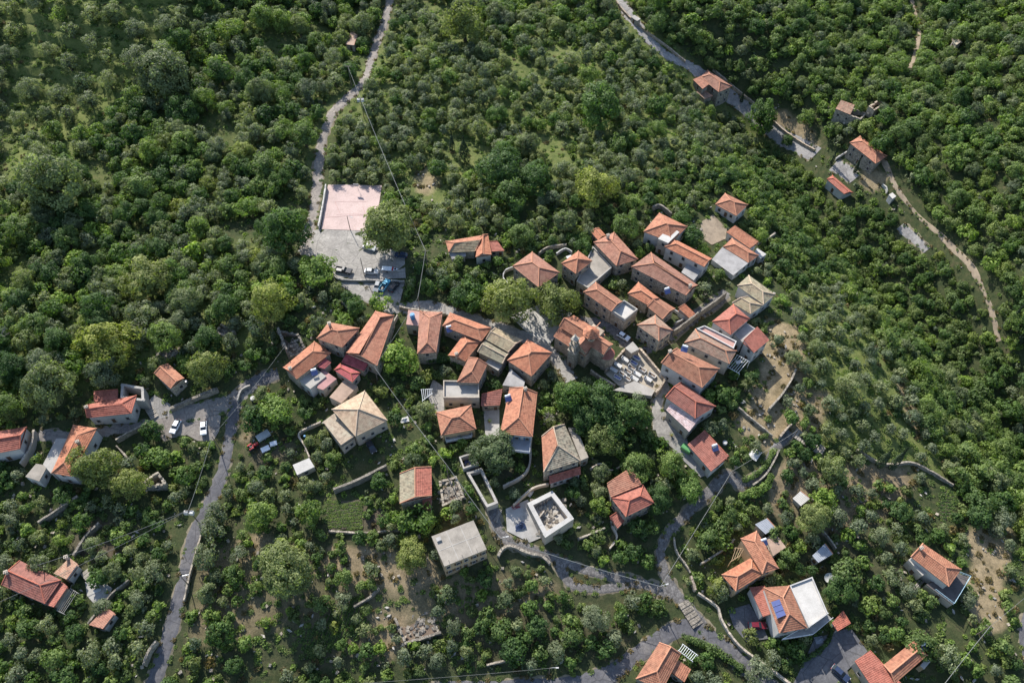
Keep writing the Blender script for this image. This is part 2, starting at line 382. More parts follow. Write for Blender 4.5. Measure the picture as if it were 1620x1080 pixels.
    for cx_, cy_ in chim:
        px, py = unproj_z(cx_, cy_, ridge_top+.4); mb = MB(); cw = .38
        mb.abox((px, py, ridge_top-.45), cw, cw*.8, 1.25, .4); mb.abox((px, py, ridge_top+.86), cw+.12, cw*.8+.12, .07, .4)
        for sx in (-.2, .2): mb.abox((px+sx, py+sx*.4, ridge_top+1.08), .1, .1, .15, .4)
        ch = mb.build("chimney", M['plaster'], ro, off=off)
    # openings on the walls that can be seen
    ei = {0: win[0], 1: win[1]}
    if len(win) > 2: ei[3] = win[2]
    for ed, n in ei.items():
        if not n: continue
        a, b = wl[ed], wl[(ed+1) % 4]; gz = max(float(terr(a.x, a.y)), float(terr(b.x, b.y)))
        fl = max(1, int((ze-gz)//2.7)); fh = (ze-gz)/fl
        for f in range(fl):
            for i in range(n):
                t = (i+.5+R.uniform(-.12, .12))/n; dr = door and f == 0 and ed == 0 and i == n//2
                if fh < 1.7: continue
                if dr: opening(root, off, a, b, t, gz+1.05, 1.0, 2.0, 'door', None)
                else: opening(root, off, a, b, t, gz+f*fh+min(1.55, fh*.58), .85, min(1.2, fh*.45), 'window', sh if R.random() < .6 else None)
    root['_ze'] = ze
    return root, off, cn, ze
def slab_on(root, off, cn, name, q, z, mat, th=.18):
    c = [unproj_z(p[0], p[1], z) for p in q]; mb = MB(); mb.prism([(float(a), float(b)) for a, b in c], z-th, z, bottom=True); return mb.build(name, mat, root, off=off)
def railing(root, off, pts, mat, h=1.0, name="railing"):
    mb = MB(); Z = Vector((0, 0, 1))
    for a, b in zip(pts, pts[1:]):
        a, b = Vector(a), Vector(b); L = (b-a).length; n = max(1, int(L/1.1))
        mb.tube([a+Z*h, b+Z*h], .05, 5); mb.tube([a+Z*h*.5, b+Z*h*.5], .025, 4)
        for i in range(n+1): p = a.lerp(b, i/n); mb.tube([p, p+Z*h], .03, 4)
    return mb.build(name, mat, root, off=off)
# ------------------------------------------------------------------ ground sheets
def patch(name, poly, mat, lift=0.12, step=1.6, kind='structure', prot=True, px=True):
    """a paved or bare area laid on the ground; poly in photo pixels"""
    pw = [P(*p) for p in poly] if px else [Vector((p[0], p[1], 0)) for p in poly]
    if px and prot: protect(poly, 1)
    block([(p.x, p.y) for p in pw], .3)
    b = []
    for i in range(len(pw)):
        a, c = pw[i], pw[(i+1) % len(pw)]; n = max(1, int((c-a).length/step))
        b += [Vector((a.x+(c.x-a.x)*k/n, a.y+(c.y-a.y)*k/n)) for k in range(n)]
    xs = [p.x for p in b]; ys = [p.y for p in b]; pts = list(b)
    X, Y = np.meshgrid(np.arange(min(xs), max(xs), step), np.arange(min(ys), max(ys), step))
    X = X+NR.uniform(-.2, .2, X.shape); Y = Y+NR.uniform(-.2, .2, Y.shape)
    ins = pip([(p.x, p.y) for p in b], X, Y)
    for px_, py_ in zip(X[ins], Y[ins]): pts.append(Vector((px_, py_)))
    n = len(b)
    v, _, f, *_r = delaunay_2d_cdt(pts, [], [list(range(n))], 1, 1e-4)
    zz = terr([p.x for p in v], [p.y for p in v])+lift
    me = bpy.data.meshes.new(name); me.from_pydata([(p.x, p.y, float(z)) for p, z in zip(v, zz)], [], [tuple(t) for t in f])
    me.materials.append(mat); o = link(name, me)
    if kind: o['kind'] = kind
    return o
def smooth_line(pts, step=1.2):
    """Catmull-Rom through world points"""
    pts = [Vector(p) for p in pts]; out = []
    for i in range(len(pts)-1):
        p0, p1, p2, p3 = pts[max(0, i-1)], pts[i], pts[i+1], pts[min(len(pts)-1, i+2)]
        n = max(2, int((p2-p1).length/step))
        for k in range(n):
            t = k/n
            out.append(0.5*((2*p1)+(p2-p0)*t+(2*p0-5*p1+4*p2-p3)*t*t+(3*p1-p0-3*p2+p3)*t**3))
    return out+[pts[-1]]
EDGE = []
def road(name, line, width, mat, lift=0.14, wob=0.25, verge=True):
    if verge: road("verge", line, width+1.1, VERGE, lift-.08, .45, False)
    c = smooth_line([P(*p) for p in line]); vs = []; fs = []; k = 7
    L = [];Rr = []
    for i, p in enumerate(c):
        d = (c[min(i+1, len(c)-1)]-c[max(i-1, 0)]); d.z = 0; d.normalize(); n = Vector((-d.y, d.x, 0))
        wl = width/2+wob*(math.sin(i*.21)+.5*math.sin(i*.57+1))*.8+R.uniform(-wob, wob)*.35; wr = width/2+wob*(math.sin(i*.17+2)+.5*math.sin(i*.49))*.8+R.uniform(-wob, wob)*.35
        for j in range(k):
            t = j/(k-1); q = p+n*(-wl+(wl+wr)*t); vs.append((q.x, q.y, float(terr(q.x, q.y))+lift-(.10 if j in (0, k-1) else 0)))
        L.append(p-n*wl); Rr.append(p+n*wr)
        for dd in (-.5, 0, .5):
            q = p+n*dd*width; j_, i_ = int(q.y+60), int(q.x+380)
            BLK[max(0, j_-1):j_+2, max(0, i_-1):i_+2] = True
    if lift > .1: EDGE.extend([(p.x, p.y) for p in L[::1]]+[(p.x, p.y) for p in Rr[::1]])
    for i in range(len(c)-1):
        for j in range(k-1): a = i*k+j; fs.append((a, a+1, a+k+1, a+k))
    for i in range(0, len(c)-1, 2):
        j = min(i+3, len(c)-1); qd = [L[i], Rr[i], Rr[j], L[j]]; pr = [proj(a.x, a.y, float(terr(a.x, a.y))) for a in qd]
        protect([(float(a[0]), float(a[1])) for a in pr], 0.5)
    me = bpy.data.meshes.new(name); me.from_pydata(vs, [], fs); me.materials.append(mat); o = link(name, me); o['kind'] = 'structure'
    return o
def stone_wall(label, line, h=1.2, th=.5, mat='stone', name="stone_wall", cat="wall", group=None, top=None, px=True, jag=.12, prot=True, hp=0.0):
    """rubble wall along a photo polyline: courses of blocks with uneven tops and a coping row"""
    th *= .68
    pts = [P(p[0], p[1], hp) for p in line] if px else [Vector(p) for p in line]
    c = smooth_line(pts, .9) if len(pts) > 2 else [pts[0].lerp(pts[1], i/max(1, int((pts[1]-pts[0]).length/.9))) for i in range(int((pts[1]-pts[0]).length/.9)+1)]
    if len(c) < 2: c = pts
    ctr = c[len(c)//2]; root = thing(name, label, cat, (ctr.x, ctr.y, float(terr(ctr.x, ctr.y))), group); off = tuple(root.location)
    mb = MB(); cap = MB(); prev = None
    for i, p in enumerate(c):
        d = (c[min(i+1, len(c)-1)]-c[max(i-1, 0)]); d.z = 0; d.normalize(); n = Vector((-d.y, d.x, 0)); z = float(terr(p.x, p.y))
        hh = h+R.uniform(-jag, jag); t2 = th/2+R.uniform(-.04, .04)
        ring = [Vector((p.x, p.y, z-.8))+n*t2*1.15, Vector((p.x, p.y, z+hh))+n*t2, Vector((p.x, p.y, z+hh))-n*t2, Vector((p.x, p.y, z-.8))-n*t2*1.15]
        if prev:
            for k in range(3): mb.face([prev[k], ring[k], ring[k+1], prev[k+1]])
            q0, q1 = prev, ring; m = (q0[1]+q0[2]+q1[1]+q1[2])/4; e = ((q1[1]+q1[2])/2-(q0[1]+q0[2])/2)
            if e.length > .05 and top != 'none': cap.box(m+Vector((0, 0, R.uniform(.0, .07))), e*.47, n*(t2+R.uniform(0, .07)), Vector((0, 0, .09)))
        else: mb.face(ring)
        prev = ring
        j_, i_ = int(p.y+60), int(p.x+380)
        if 0 <= j_ < 600 and 0 <= i_ < 760: BLK[j_, i_] = True
        if prot:
            a, b, _ = proj(p.x, p.y, z+hh); protect([(a-3, b-2), (a+3, b-2), (a+3, b+4), (a-3, b+4)], 0)
    mb.face(prev[::-1])
    mb.build("wall_body", M[mat], root, off=off)
    if cap.v: cap.build("coping", M[top or mat], root, off=off)
    return root
# ------------------------------------------------------------------ ground
M['darkroof'] = surf('dark_terrace', (.10, .09, .088), .3)
def ground():
    def ax(lo, hi, st, far): 
        f = np.arange(lo, hi+.01, st); a = lo-np.array([far, far*.5, far*.22, 60, 25, 8]); b = hi+np.array([8, 25, 60, far*.22, far*.5, far])
        return np.concatenate([a, f, b])
    xs = ax(-300, 300, 1.5, 1500); ys = ax(20, 430, 1.5, 1500)
    X, Y = np.meshgrid(xs, ys); Z = terr(X, Y); nx = len(xs); ny = len(ys)
    jit = NR.normal(0, .07, Z.shape); Z = Z+jit
    v = np.stack([X, Y, Z], -1).reshape(-1, 3); i = np.arange(nx*ny).reshape(ny, nx)
    f = np.stack([i[:-1, :-1], i[:-1, 1:], i[1:, 1:], i[1:, :-1]], -1).reshape(-1, 4)
    me = bpy.data.meshes.new("ground"); me.from_pydata(v.tolist(), [], f.tolist())
    me.polygons.foreach_set("use_smooth", [True]*len(me.polygons))
    for nm, polys in (("dryness", DRY), ("soil", SOIL), ("lush", LUSH)):
        val = np.zeros(X.shape)
        for poly, s in polys:
            pw = [P(*p) for p in poly]; jx, jy = X+NR.normal(0, 1.2, X.shape), Y+NR.normal(0, 1.2, Y.shape)
            val = np.maximum(val, pip([(p.x, p.y) for p in pw], jx, jy)*s)
        for _ in range(2):
            val[1:-1, 1:-1] = (val[1:-1, 1:-1]*2+val[:-2, 1:-1]+val[2:, 1:-1]+val[1:-1, :-2]+val[1:-1, 2:])/6
        at_ = me.attributes.new(nm, 'FLOAT', 'POINT'); at_.data.foreach_set("value", val.reshape(-1))
    m, nt, b = newmat("meadow_ground")
    A = lambda n: (lambda a: (setattr(a, 'attribute_name', n), a.outputs['Fac'])[1])(N(nt, "ShaderNodeAttribute"))
    n1, n2, n3 = noise(nt, .06, 5), noise(nt, .42, 8, .72), noise(nt, 2.2, 8, .8)
    grass = ramp(nt, n2, [(.25, (.024, .033, .015)), (.42, (.038, .052, .021)), (.56, (.058, .066, .028)), (.68, (.095, .082, .045)), (.82, (.14, .118, .07))])
    dry = ramp(nt, n2, [(.25, (.10, .085, .045)), (.45, (.21, .165, .10)), (.7, (.34, .265, .165)), (.85, (.17, .155, .07))])
    soil = ramp(nt, n2, [(.3, (.075, .055, .042)), (.7, (.15, .115, .09))])
    f = math_(nt, 'ADD', A('dryness'), math_(nt, 'MULTIPLY', math_(nt, 'SUBTRACT', n1, .5), .5))
    grass = mixc(nt, grass, ramp(nt, n2, [(.25, (.06, .085, .022)), (.45, (.115, .145, .04)), (.7, (.18, .19, .065))]), A('lush'))
    col = mixc(nt, grass, dry, ramp(nt, f, [(.28, (0, 0, 0)), (.62, (1, 1, 1))]))
    col = mixc(nt, col, soil, A('soil'))
    col = mixc(nt, col, ramp(nt, n3, [(.3, (.42, .43, .42)), (.5, (1, 1, 1)), (.68, (1.35, 1.3, 1.2))]), .85, 'MULTIPLY')
    nt.links.new(col, b.inputs['Base Color']); b.inputs['Roughness'].default_value = .95; b.inputs['Specular IOR Level'].default_value = .15
    bump(nt, b, math_(nt, 'ADD', n3, n2), .6, .25)
    me.materials.append(m); structure(link("ground", me))
DRY = [  # straw-dry ground in the photograph
 ([(495, 866), (560, 862), (690, 880), (690, 905), (640, 925), (540, 915)], 1.0), ([(290, 880), (420, 830), (560, 900), (700, 900), (900, 910), (880, 960), (700, 1010), (600, 1060), (470, 1000), (290, 1030)], .46), ([(1210, 740), (1300, 715), (1440, 745), (1440, 800), (1330, 860), (1230, 840)], .46), ([(382, 845), (412, 842), (410, 870), (385, 880)], .7), ([(305, 985), (345, 960), (355, 1000), (320, 1030)], .55), ([(600, 980), (640, 975), (650, 1010), (610, 1040)], .75),
 ([(1210, 500), (1275, 520), (1270, 600), (1240, 640), (1230, 690), (1170, 670), (1200, 590)], 1), ([(1160, 650), (1240, 690), (1225, 715), (1165, 670)], 1), ([(1215, 600), (1320, 620), (1300, 690), (1230, 690)], .7),
 ([(1220, 750), (1290, 720), (1290, 760), (1230, 820), (1220, 800)], .9), ([(1530, 830), (1600, 840), (1590, 1000), (1540, 1010)], .85), ([(1192, 174), (1222, 160), (1278, 196), (1308, 240), (1288, 243)], .75),
 ([(1350, 268), (1400, 265), (1410, 300), (1370, 300)], .9), ([(1390, 490), (1420, 560), (1450, 640), (1470, 700), (1445, 690), (1420, 620)], .7), ([(1340, 730), (1460, 740), (1440, 790), (1340, 770)], .7),
 ([(850, 925), (895, 925), (885, 945), (800, 965), (800, 950)], .6), ([(380, 660), (400, 650), (400, 700), (382, 720)], .8), ([(430, 670), (480, 700), (480, 760), (430, 750)], .35), ([(700, 760), (735, 800), (730, 820), (700, 820)], .9),
 ([(690, 900), (740, 890), (750, 930), (700, 950)], .25), ([(1270, 790), (1340, 800), (1330, 850), (1280, 850)], .6), ([(870, 800), (880, 900), (940, 900), (960, 850)], .2), ([(640, 500), (680, 640), (700, 640), (650, 500)], .2), ([(660, 240), (700, 290), (680, 320), (650, 300)], .6)]
LUSH = [([(0, 0), (290, 0), (230, 120), (110, 240), (0, 300)], .9), ([(640, 0), (970, 0), (1240, 230), (1000, 280), (720, 370), (620, 280), (520, 180)], .7), ([(1250, 440), (1340, 455), (1480, 690), (1490, 760), (1300, 705)], .85), ([(0, 380), (420, 380), (420, 560), (0, 640)], .6), ([(300, 0), (600, 0), (500, 300), (300, 380), (0, 380), (0, 300)], .45)]
SOIL = [([(430, 800), (1000, 830), (1000, 900), (960, 1000), (600, 1060), (280, 1060), (300, 820)], .12), ([(1210, 740), (1440, 740), (1460, 960), (1330, 960), (1230, 850)], .2), ([(570, 790), (632, 800), (605, 835), (575, 835)], .9), ([(130, 820), (210, 840), (180, 900), (120, 880)], .75), ([(390, 700), (450, 690), (460, 730), (400, 740)], .6), ([(1325, 850), (1360, 850), (1350, 870), (1330, 870)], .6),
 ([(470, 990), (560, 960), (590, 1010), (500, 1050)], .5), ([(790, 740), (830, 730), (820, 760), (790, 760)], .5), ([(720, 970), (1000, 980), (980, 1030), (640, 1060)], .35)]
ground()
def worn(name, c, c2):
    m, nt, b = newmat(name); n1, n2, n3 = noise(nt, .22, 6, .7), noise(nt, 1.3, 6, .75), noise(nt, 5.0, 4, .7)
    g = N(nt, "ShaderNodeNewGeometry"); v = N(nt, "ShaderNodeTexVoronoi", feature='DISTANCE_TO_EDGE'); v.inputs['Scale'].default_value = .16; nt.links.new(g.outputs['Position'], v.inputs['Vector'])
    col = ramp(nt, n1, [(.3, scl(c, .72)), (.5, c), (.7, c2)]); col = mixc(nt, col, ramp(nt, n2, [(.35, (.6,)*3), (.6, (1.1,)*3)]), .8, 'MULTIPLY'); col = mixc(nt, col, ramp(nt, n3, [(.35, (.75,)*3), (.65, (1.1,)*3)]), .7, 'MULTIPLY')
    col = mixc(nt, scl(c, .5), col, ramp(nt, v.outputs['Distance'], [(.0, (0, 0, 0)), (.02, (1, 1, 1))])); nt.links.new(col, b.inputs['Base Color']); b.inputs['Roughness'].default_value = .92; bump(nt, b, n3, .3, .05); return m
asph = surf("worn_asphalt", (.135, .13, .135), .35, .7, fine=3.0, bmp=.2); asph_l = surf("pale_road", (.34, .315, .30), .25, .6, fine=3.0, bmp=.2)
track = surf("dirt_track", (.27, .235, .20), .35, 1.5, fine=2.5); plaza = surf("paved_yard", (.31, .285, .255), .3, .8, fine=3.0); cobble = stonemat("cobbled_path", (.165, .155, .15), 1.4, .35)
VERGE = surf("road_verge", (.215, .185, .13), .4, 1.5, fine=1.6, bmp=.4); earth = surf("bare_earth", (.30, .24, .175), .35, 1.0, fine=2.5); courtm = surf("faded_court", (.47, .36, .335), .14, .8, fine=3.0, bmp=.1)
# roads, lanes and paths
asph = worn('patched_asphalt', (.105, .103, .112), (.165, .155, .15)); asph_l = worn('pale_patched_road', (.27, .255, .245), (.36, .34, .31)); track = worn('dirt_lane', (.24, .21, .185), (.33, .29, .24)); plaza = worn('worn_paving', (.28, .26, .235), (.37, .345, .31)); conc_y = worn('cracked_yard', (.12, .12, .13), (.18, .175, .175))  # cracked yard: shade over the lower-right yards is put into its dark colour
road("road", [(236, 1110), (250, 1060), (268, 1000), (285, 940), (297, 890), (312, 838), (335, 790), (352, 745), (362, 700), (370, 655), (381, 622), (405, 604), (440, 590)], 3.5, asph)
road("lane", [(628, -40), (612, 22), (594, 75), (577, 125), (556, 150), (527, 178), (512, 215), (505, 262), (498, 318), (490, 362), (482, 402)], 3.3, track)
road("road", [(950, -60), (976, -5), (1008, 40), (1048, 82), (1095, 108), (1150, 150), (1200, 187), (1248, 224), (1290, 245)], 5.0, asph_l)
road("road", [(1318, 262), (1338, 271), (1352, 284)], 3.8, asph_l)
road("road", [(1424, 358), (1436, 369), (1468, 395)], 2.2, asph_l)
road("footpath", [(1395, 248), (1415, 290), (1442, 330), (1475, 362), (1512, 396), (1538, 425), (1558, 465), (1572, 505), (1580, 540)], 1.3, earth, verge=False)
road("footpath", [(1430, -40), (1446, 12), (1453, 45), (1450, 78), (1440, 108)], 1.4, earth, verge=False)
road("road", [(600, 1110), (680, 1094), (780, 1090), (880, 1088), (950, 1072), (1008, 1036), (1050, 1006), (1086, 992), (1120, 1008), (1165, 1042), (1215, 1085), (1240, 1110)], 4.2, asph)
road("footpath", [(1120, 1000), (1090, 962), (1062, 930), (1046, 888), (1052, 850), (1085, 815), (1120, 780), (1150, 752), (1175, 768), (1205, 745), (1228, 708), (1252, 684)], 2.7, cobble)
road("footpath", [(1064, 940), (1010, 922), (950, 908), (900, 892), (850, 872), (808, 858), (788, 838), (780, 800), (775, 790)], 2.6, cobble)
road("footpath", [(880, 885), (902, 922), (940, 930), (1010, 925)], 2.2, cobble)
road("road", [(1668, 930), (1642, 985), (1636, 1030), (1650, 1090)], 7, asph)
road("street", [(560, 455), (600, 478), (628, 488), (680, 484), (730, 500), (790, 520), (845, 540), (880, 565), (897, 590), (905, 602)], 4.2, plaza)
road("street", [(905, 510), (960, 515), (990, 540), (1005, 556), (1050, 540), (1090, 508), (1130, 480), (1150, 462)], 3.6, cobble)
road("street", [(1012, 560), (1030, 590), (1052, 612), (1040, 640), (1040, 680)], 2.8, plaza)
road("street", [(250, 690), (280, 660), (320, 648), (370, 632), (392, 612)], 5.0, track)
road("street", [(60, 690), (120, 690), (180, 680), (225, 672), (262, 668)], 3.4, track)
patch("car_park", [(468, 402), (495, 365), (512, 362), (580, 366), (600, 385), (640, 405), (642, 440), (590, 443), (535, 440), (505, 408)], plaza)
patch("car_park", [(528, 446), (640, 449), (632, 482), (600, 482), (570, 470)], plaza, .15)
patch("court", [(519, 293), (604, 294), (598, 335), (578, 366), (508, 363)], courtm, .2)
patch("yard", [(250, 666), (300, 661), (350, 656), (347, 682), (337, 699), (312, 697), (296, 688), (272, 693), (254, 686)], track, .17)
patch("yard", [(245, 625), (270, 640), (268, 660), (240, 664), (228, 640)], plaza, .17)
patch("yard", [(1108, 352), (1128, 340), (1150, 362), (1148, 378), (1126, 388), (1112, 378)], earth, .15)
patch("yard", [(806, 500), (862, 478), (905, 496), (870, 545), (838, 530)], conc_m := surf("pale_paving", (.42, .405, .38), .3), .2, prot=False)
patch("yard", [(1030, 655), (1060, 650), (1085, 690), (1090, 705), (1068, 712), (1040, 690)], plaza, .16)
patch("yard", [(1064, 712), (1086, 700), (1128, 748), (1108, 755)], M['conc_g'], .17)
patch("yard", [(1288, 1010), (1345, 992), (1372, 1030), (1340, 1060), (1350, 1090), (1250, 1090), (1270, 1050)], conc_q := conc_y, .18)
patch("yard", [(1152, 965), (1185, 955), (1205, 985), (1215, 1010), (1180, 1015), (1160, 990)], conc_q, .18)
patch("yard", [(135, 920), (160, 918), (178, 930), (172, 948), (152, 958), (138, 942)], conc_m, .16)
patch("yard", [(685, 600), (702, 612), (703, 650), (690, 660), (676, 625)], plaza, .17)
patch("yard", [(800, 805), (835, 790), (862, 848), (838, 858), (802, 840)], conc_m, .17)
patch("yard", [(765, 650), (790, 648), (790, 690), (780, 700), (768, 690)], conc_m, .17)
patch("cemetery_ground", [(958, 592), (988, 556), (1008, 552), (1050, 604), (1032, 626), (978, 610)], surf("cemetery_gravel", (.38, .33, .26), .3), .2)
patch("vegetable_plot", [(512, 795), (572, 790), (575, 835), (520, 838)], surf("tilled_soil", (.10, .085, .06), .3), .12, prot=True)
patch("vegetable_plot", [(1492, 762), (1516, 768), (1510, 805), (1490, 830), (1484, 800)], bpy.data.materials["tilled_soil"], .12)
# ------------------------------------------------------------------ the village houses
def balcony(z0, q, mat='conc_l', rl='rail', th=.2):
    def f(root, off, cn, ze, ro):
        z = ze+z0; s = slab_on(root, off, cn, "balcony", q, z, M[mat], th)
        pts = [(*map(float, unproj_z(p[0], p[1], z)), z) for p in q]
        railing(s, off, [Vector(p) for p in (pts[3], pts[0], pts[1], pts[2])], M[rl])
    return f
def joints(root, off, cn, ze, ro):
    Z = Vector((0, 0, 1)); k = 0
    for a, b in ((cn[0].lerp(cn[1], .34), cn[3].lerp(cn[2], .34)), (cn[0].lerp(cn[1], .67), cn[3].lerp(cn[2], .67)), (cn[0].lerp(cn[3], .5), cn[1].lerp(cn[2], .5))):
        m = MB(); d = (b-a).normalized(); k += 1; m.box((a+b)/2+Z*(.012+.004*k), d*((b-a).length/2-.1), Vector((-d.y, d.x, 0))*.09, Z*.012); m.build("roof_joint", M['conc_l'], ro, off=off)
    m = MB(); c = cn[3].lerp(cn[0], .2).lerp(cn[2], .12); m.abox((c.x, c.y, ze+.25), .6, .5, .25, .4); m.build("roof_hatch", M['grey_r'], ro, off=off)
    for t in (.15, .5, .88): m = MB(); c = cn[0].lerp(cn[1], t).lerp(cn[3], .1); m.tube([c, c+Z*.6], .05, 5); m.build("column_stub", M['pole'], ro, off=off)
def H(*a, **k): return house(*a, **k)
H("house", "cream-tiled pyramid-roofed house standing alone in its walled garden", [(525, 647.5), (562.5, 690), (613, 664.7), (577, 618)], 5.2, 'hip', 1, 'hh', 'cream', 'plaster', (2, 3), lm="the cream-roofed house", cols=None)
H("house_wing", "low cream-tiled wing on the garden side of the cream pyramid-roofed house", [(511, 667), (540.5, 707), (562, 692.5), (530, 653)], 4.3, 'shed', 3, '', 'cream', 'plaster', (1, 2), cat='house', rise=1.2)
H("shed", "small shed with a glaring white roof at the cream house's garden corner", [(463, 735), (470, 751), (497.5, 738), (489, 724)], 2.6, 'flat', 0, '', 'conc_w', 'plaster', (0, 1), lm="the white-roofed garden shed", cat='shed')
H("stone_house", "stone house with orange hip roof nearest the ruined curved wall", [(500.8, 535.3), (541.3, 549.2), (569, 519), (520, 509.5)], 5.5, win=(2, 2), lm="the orange hip-roofed stone house", chim=[(521, 512)])
H("stone_house", "long stone house with striped orange roof running down from the car park street", [(548, 557.5), (596.7, 578.3), (623.5, 499), (594, 492)], 5.0, axis=1, ends='gh', rc='rose', win=(2, 4), lm="the long striped-roof house")
H("stone_house", "stone house with orange ridge roof beside a grey terrace with water heater", [(469.2, 599.5), (523.3, 558.3), (497.5, 540), (448.3, 581)], 4.6, ends='gh', win=(1, 2), chim=[(459, 583)], lm="the orange ridge-roofed house")
H("roof_terrace", "grey concrete roof terrace carrying a white water heater", [(471.7, 600), (491, 615), (516, 595), (497, 580)], 4.0, 'flat', rc='conc_l', wc='white', win=(2, 1), cat='house')
H("annex", "low pink flat-roofed annex beside the grey roof terrace", [(501.7, 613.5), (511, 616.5), (532.5, 599), (508.5, 582)], 3.4, 'flat', rc='pink', wc='plaster', win=(1, 1), cat='annex')
H("lean_to", "crimson lean-to roof tucked under the orange ridge-roofed house", [(502, 581), (513, 583.5), (524, 573.5), (515, 568)], 3.3, 'shed', 1, rc='crimson', wc='plaster', win=(0, 0), cat='lean-to')
H("canopy_house", "small crimson hip-roofed house in the middle of the red courtyard", [(528.5, 585), (557.5, 604.5), (570, 589.5), (538.5, 574.5)], 3.6, rc='crimson', wc='plaster', win=(1, 1), pitch=18, cat='house')
H("lean_to", "crimson sheet roof leaning against the long striped-roof house", [(540, 573), (576, 586.5), (583.5, 575), (548, 562)], 3.2, 'shed', 0, rc='crimson', wc='stone', win=(0, 1), cat='lean-to', rise=.6)
H("outbuilding", "low flat brown-roofed outbuilding just above the cream-roofed house", [(521, 628), (540, 637.5), (566, 611), (546, 599)], 3.0, 'flat', rc='brown', wc='plaster', win=(1, 1), cat='outbuilding')
H("house", "narrow orange-roofed house with a blue water tank on its side terrace", [(660, 559.5), (690, 557), (700, 494), (664, 492)], 5.2, axis=1, rc='rose', win=(1, 2), lm="the blue-tank house")
H("roof_terrace", "flat pink roof terrace under the blue water tank", [(642.5, 513), (662, 515), (664, 492.5), (646, 490)], 4.4, 'flat', rc='pinkt', wc='plaster', win=(1, 0), cat='house')
H("stone_house", "broad orange-roofed house on the street beside the tan-tiled double house", [(700, 515.5), (761.7, 539.5), (777, 518.7), (712, 494.5)], 5.0, win=(2, 1), lm="the broad orange street house")
H("house_wing", "orange-roofed wing running down from the broad street house", [(709, 562), (736, 571.5), (760.5, 540.5), (734, 529)], 4.6, axis=1, ends='gh', win=(1, 2), chim=[(722, 560)], cat='house')
H("stone_house", "upper half of the tan lichen-tiled double house", [(769, 537), (804, 557), (827, 537.5), (784, 518.5)], 5.4, ends='gg', rc='tan', win=(1, 2), pitch=20, lm="the tan lichen-tiled house")
H("stone_house", "lower half of the tan lichen-tiled double house", [(755.5, 556.5), (795, 575), (805, 558.5), (770, 537.5)], 4.8, ends='gg', rc='tan', win=(2, 1), pitch=20)
H("roof_terrace", "small pale flat roof at the foot of the tan double house", [(768, 573.5), (788, 586), (795.5, 577), (773, 567)], 3.6, 'flat', rc='conc_l', win=(1, 1), cat='house')
H("stone_house", "tall hip-roofed stone house between the tan double house and the church", [(802.5, 570), (841, 595), (873.5, 558), (835, 537)], 6.0, axis=1, win=(1, 3), lm="the tall churchside house")
H("outbuilding", "grey five-sided flat-roofed outbuilding below the tall hip-roofed house", [(795, 609), (828, 613), (830.5, 603), (808, 583)], 3.8, 'flat', rc='conc_g', win=(2, 1), cat='outbuilding')
H("stone_house", "orange-roofed house behind the big bare concrete terrace", [(723, 604), (757, 605.5), (771, 576), (741.5, 565.5)], 6.3, axis=1, ends='hg', win=(0, 2), lm="the bare-terrace house")
H("terrace_house", "stone building under the big bare concrete roof terrace", [(701.5, 631), (758.5, 631), (757.5, 604.5), (701.5, 603.5)], 4.6, 'flat', rc='conc_l', wc='plaster', win=(3, 0), par=.8, cat='house')
H("shed", "dark red single-slope roof between the terrace and the tallest orange house", [(760.8, 642), (791, 640.5), (795, 618), (762, 626)], 3.0, 'shed', 0, rc='red', win=(2, 0), cat='shed')
H("house", "tall orange-roofed house with blue shutters above a grey balcony", [(791, 685.5), (842.5, 690.5), (850, 621.5), (806, 614)], 7.0, axis=1, ends='hg', wc='white', win=(3, 2), sh='blue', lm="the blue-shuttered house", chim=[(831, 615)], ext=balcony(-2.9, [(795, 712), (838, 717), (839, 697), (796, 693)], 'metal'))
H("house", "low hip-roofed house with bright orange tiles and a long white-railed porch", [(698, 688.5), (753.5, 678.5), (745, 640.5), (690.5, 652)], 4.6, wc='ochre', win=(3, 0), sh='wood', lm="the porch house", ext=balcony(-2.6, [(706, 700), (747, 692), (746, 682), (705, 690)]))
H("house", "stone house with white parapet terrace and arched red door facing the lane", [(923, 462), (967, 492.5), (984.5, 476.7), (942.5, 446.5)], 6.2, ends='hg', wc='stone_pk', win=(3, 0), lm="the white-terrace house")
H("roof_terrace", "white parapet roof terrace at the end of the arched-door house", [(966.5, 493.5), (988, 508), (1008.5, 491.5), (986.5, 477)], 5.0, 'flat', rc='conc_w', wc='stone_pk', win=(1, 1), par=.9, cat='house')
H("stone_house", "orange-roofed house just above the hip-roofed lane house", [(993, 464.5), (1024, 482), (1042, 471.5), (1010, 446.5)], 5.0, ends='hg', win=(1, 1), lm="the twin orange-roofed houses")
H("stone_house", "small orange gable-roofed house abutting the long alley wall garden", [(1024, 485), (1048, 505), (1068, 488), (1042, 472)], 4.6, ends='gg', win=(2, 1))
H("shed", "tiny orange roof inside the walled garden by the alley", [(1071.7, 490.5), (1092, 504.5), (1103, 499), (1082.5, 484)], 2.8, 'shed', 1, rc='terra', wc='white', win=(0, 1), cat='shed')
H("stone_house", "hip-roofed stone house on the lane corner across from the cemetery", [(1007.5, 514), (1042.5, 539.5), (1064.5, 522.5), (1036.5, 498.5)], 6.0, rc='old', wc='stone', win=(3, 2), lm="the lane-corner house")
H("house", "long orange-roofed house beside the cemetery with two dark shadows on its roof", [(1046, 574), (1111, 613), (1138.5, 583), (1071.5, 550.5)], 6.2, ends='gh', wc='white', win=(3, 3), lm="the long house beside the cemetery", chim=[(1060, 556)])
H("house", "faded orange house between the cemetery house and the pink terrace", [(1082.5, 542), (1154, 575.5), (1165.5, 555), (1100, 520.5)], 6.0, rc='old', wc='plaster', win=(3, 1), lm="the faded orange house")
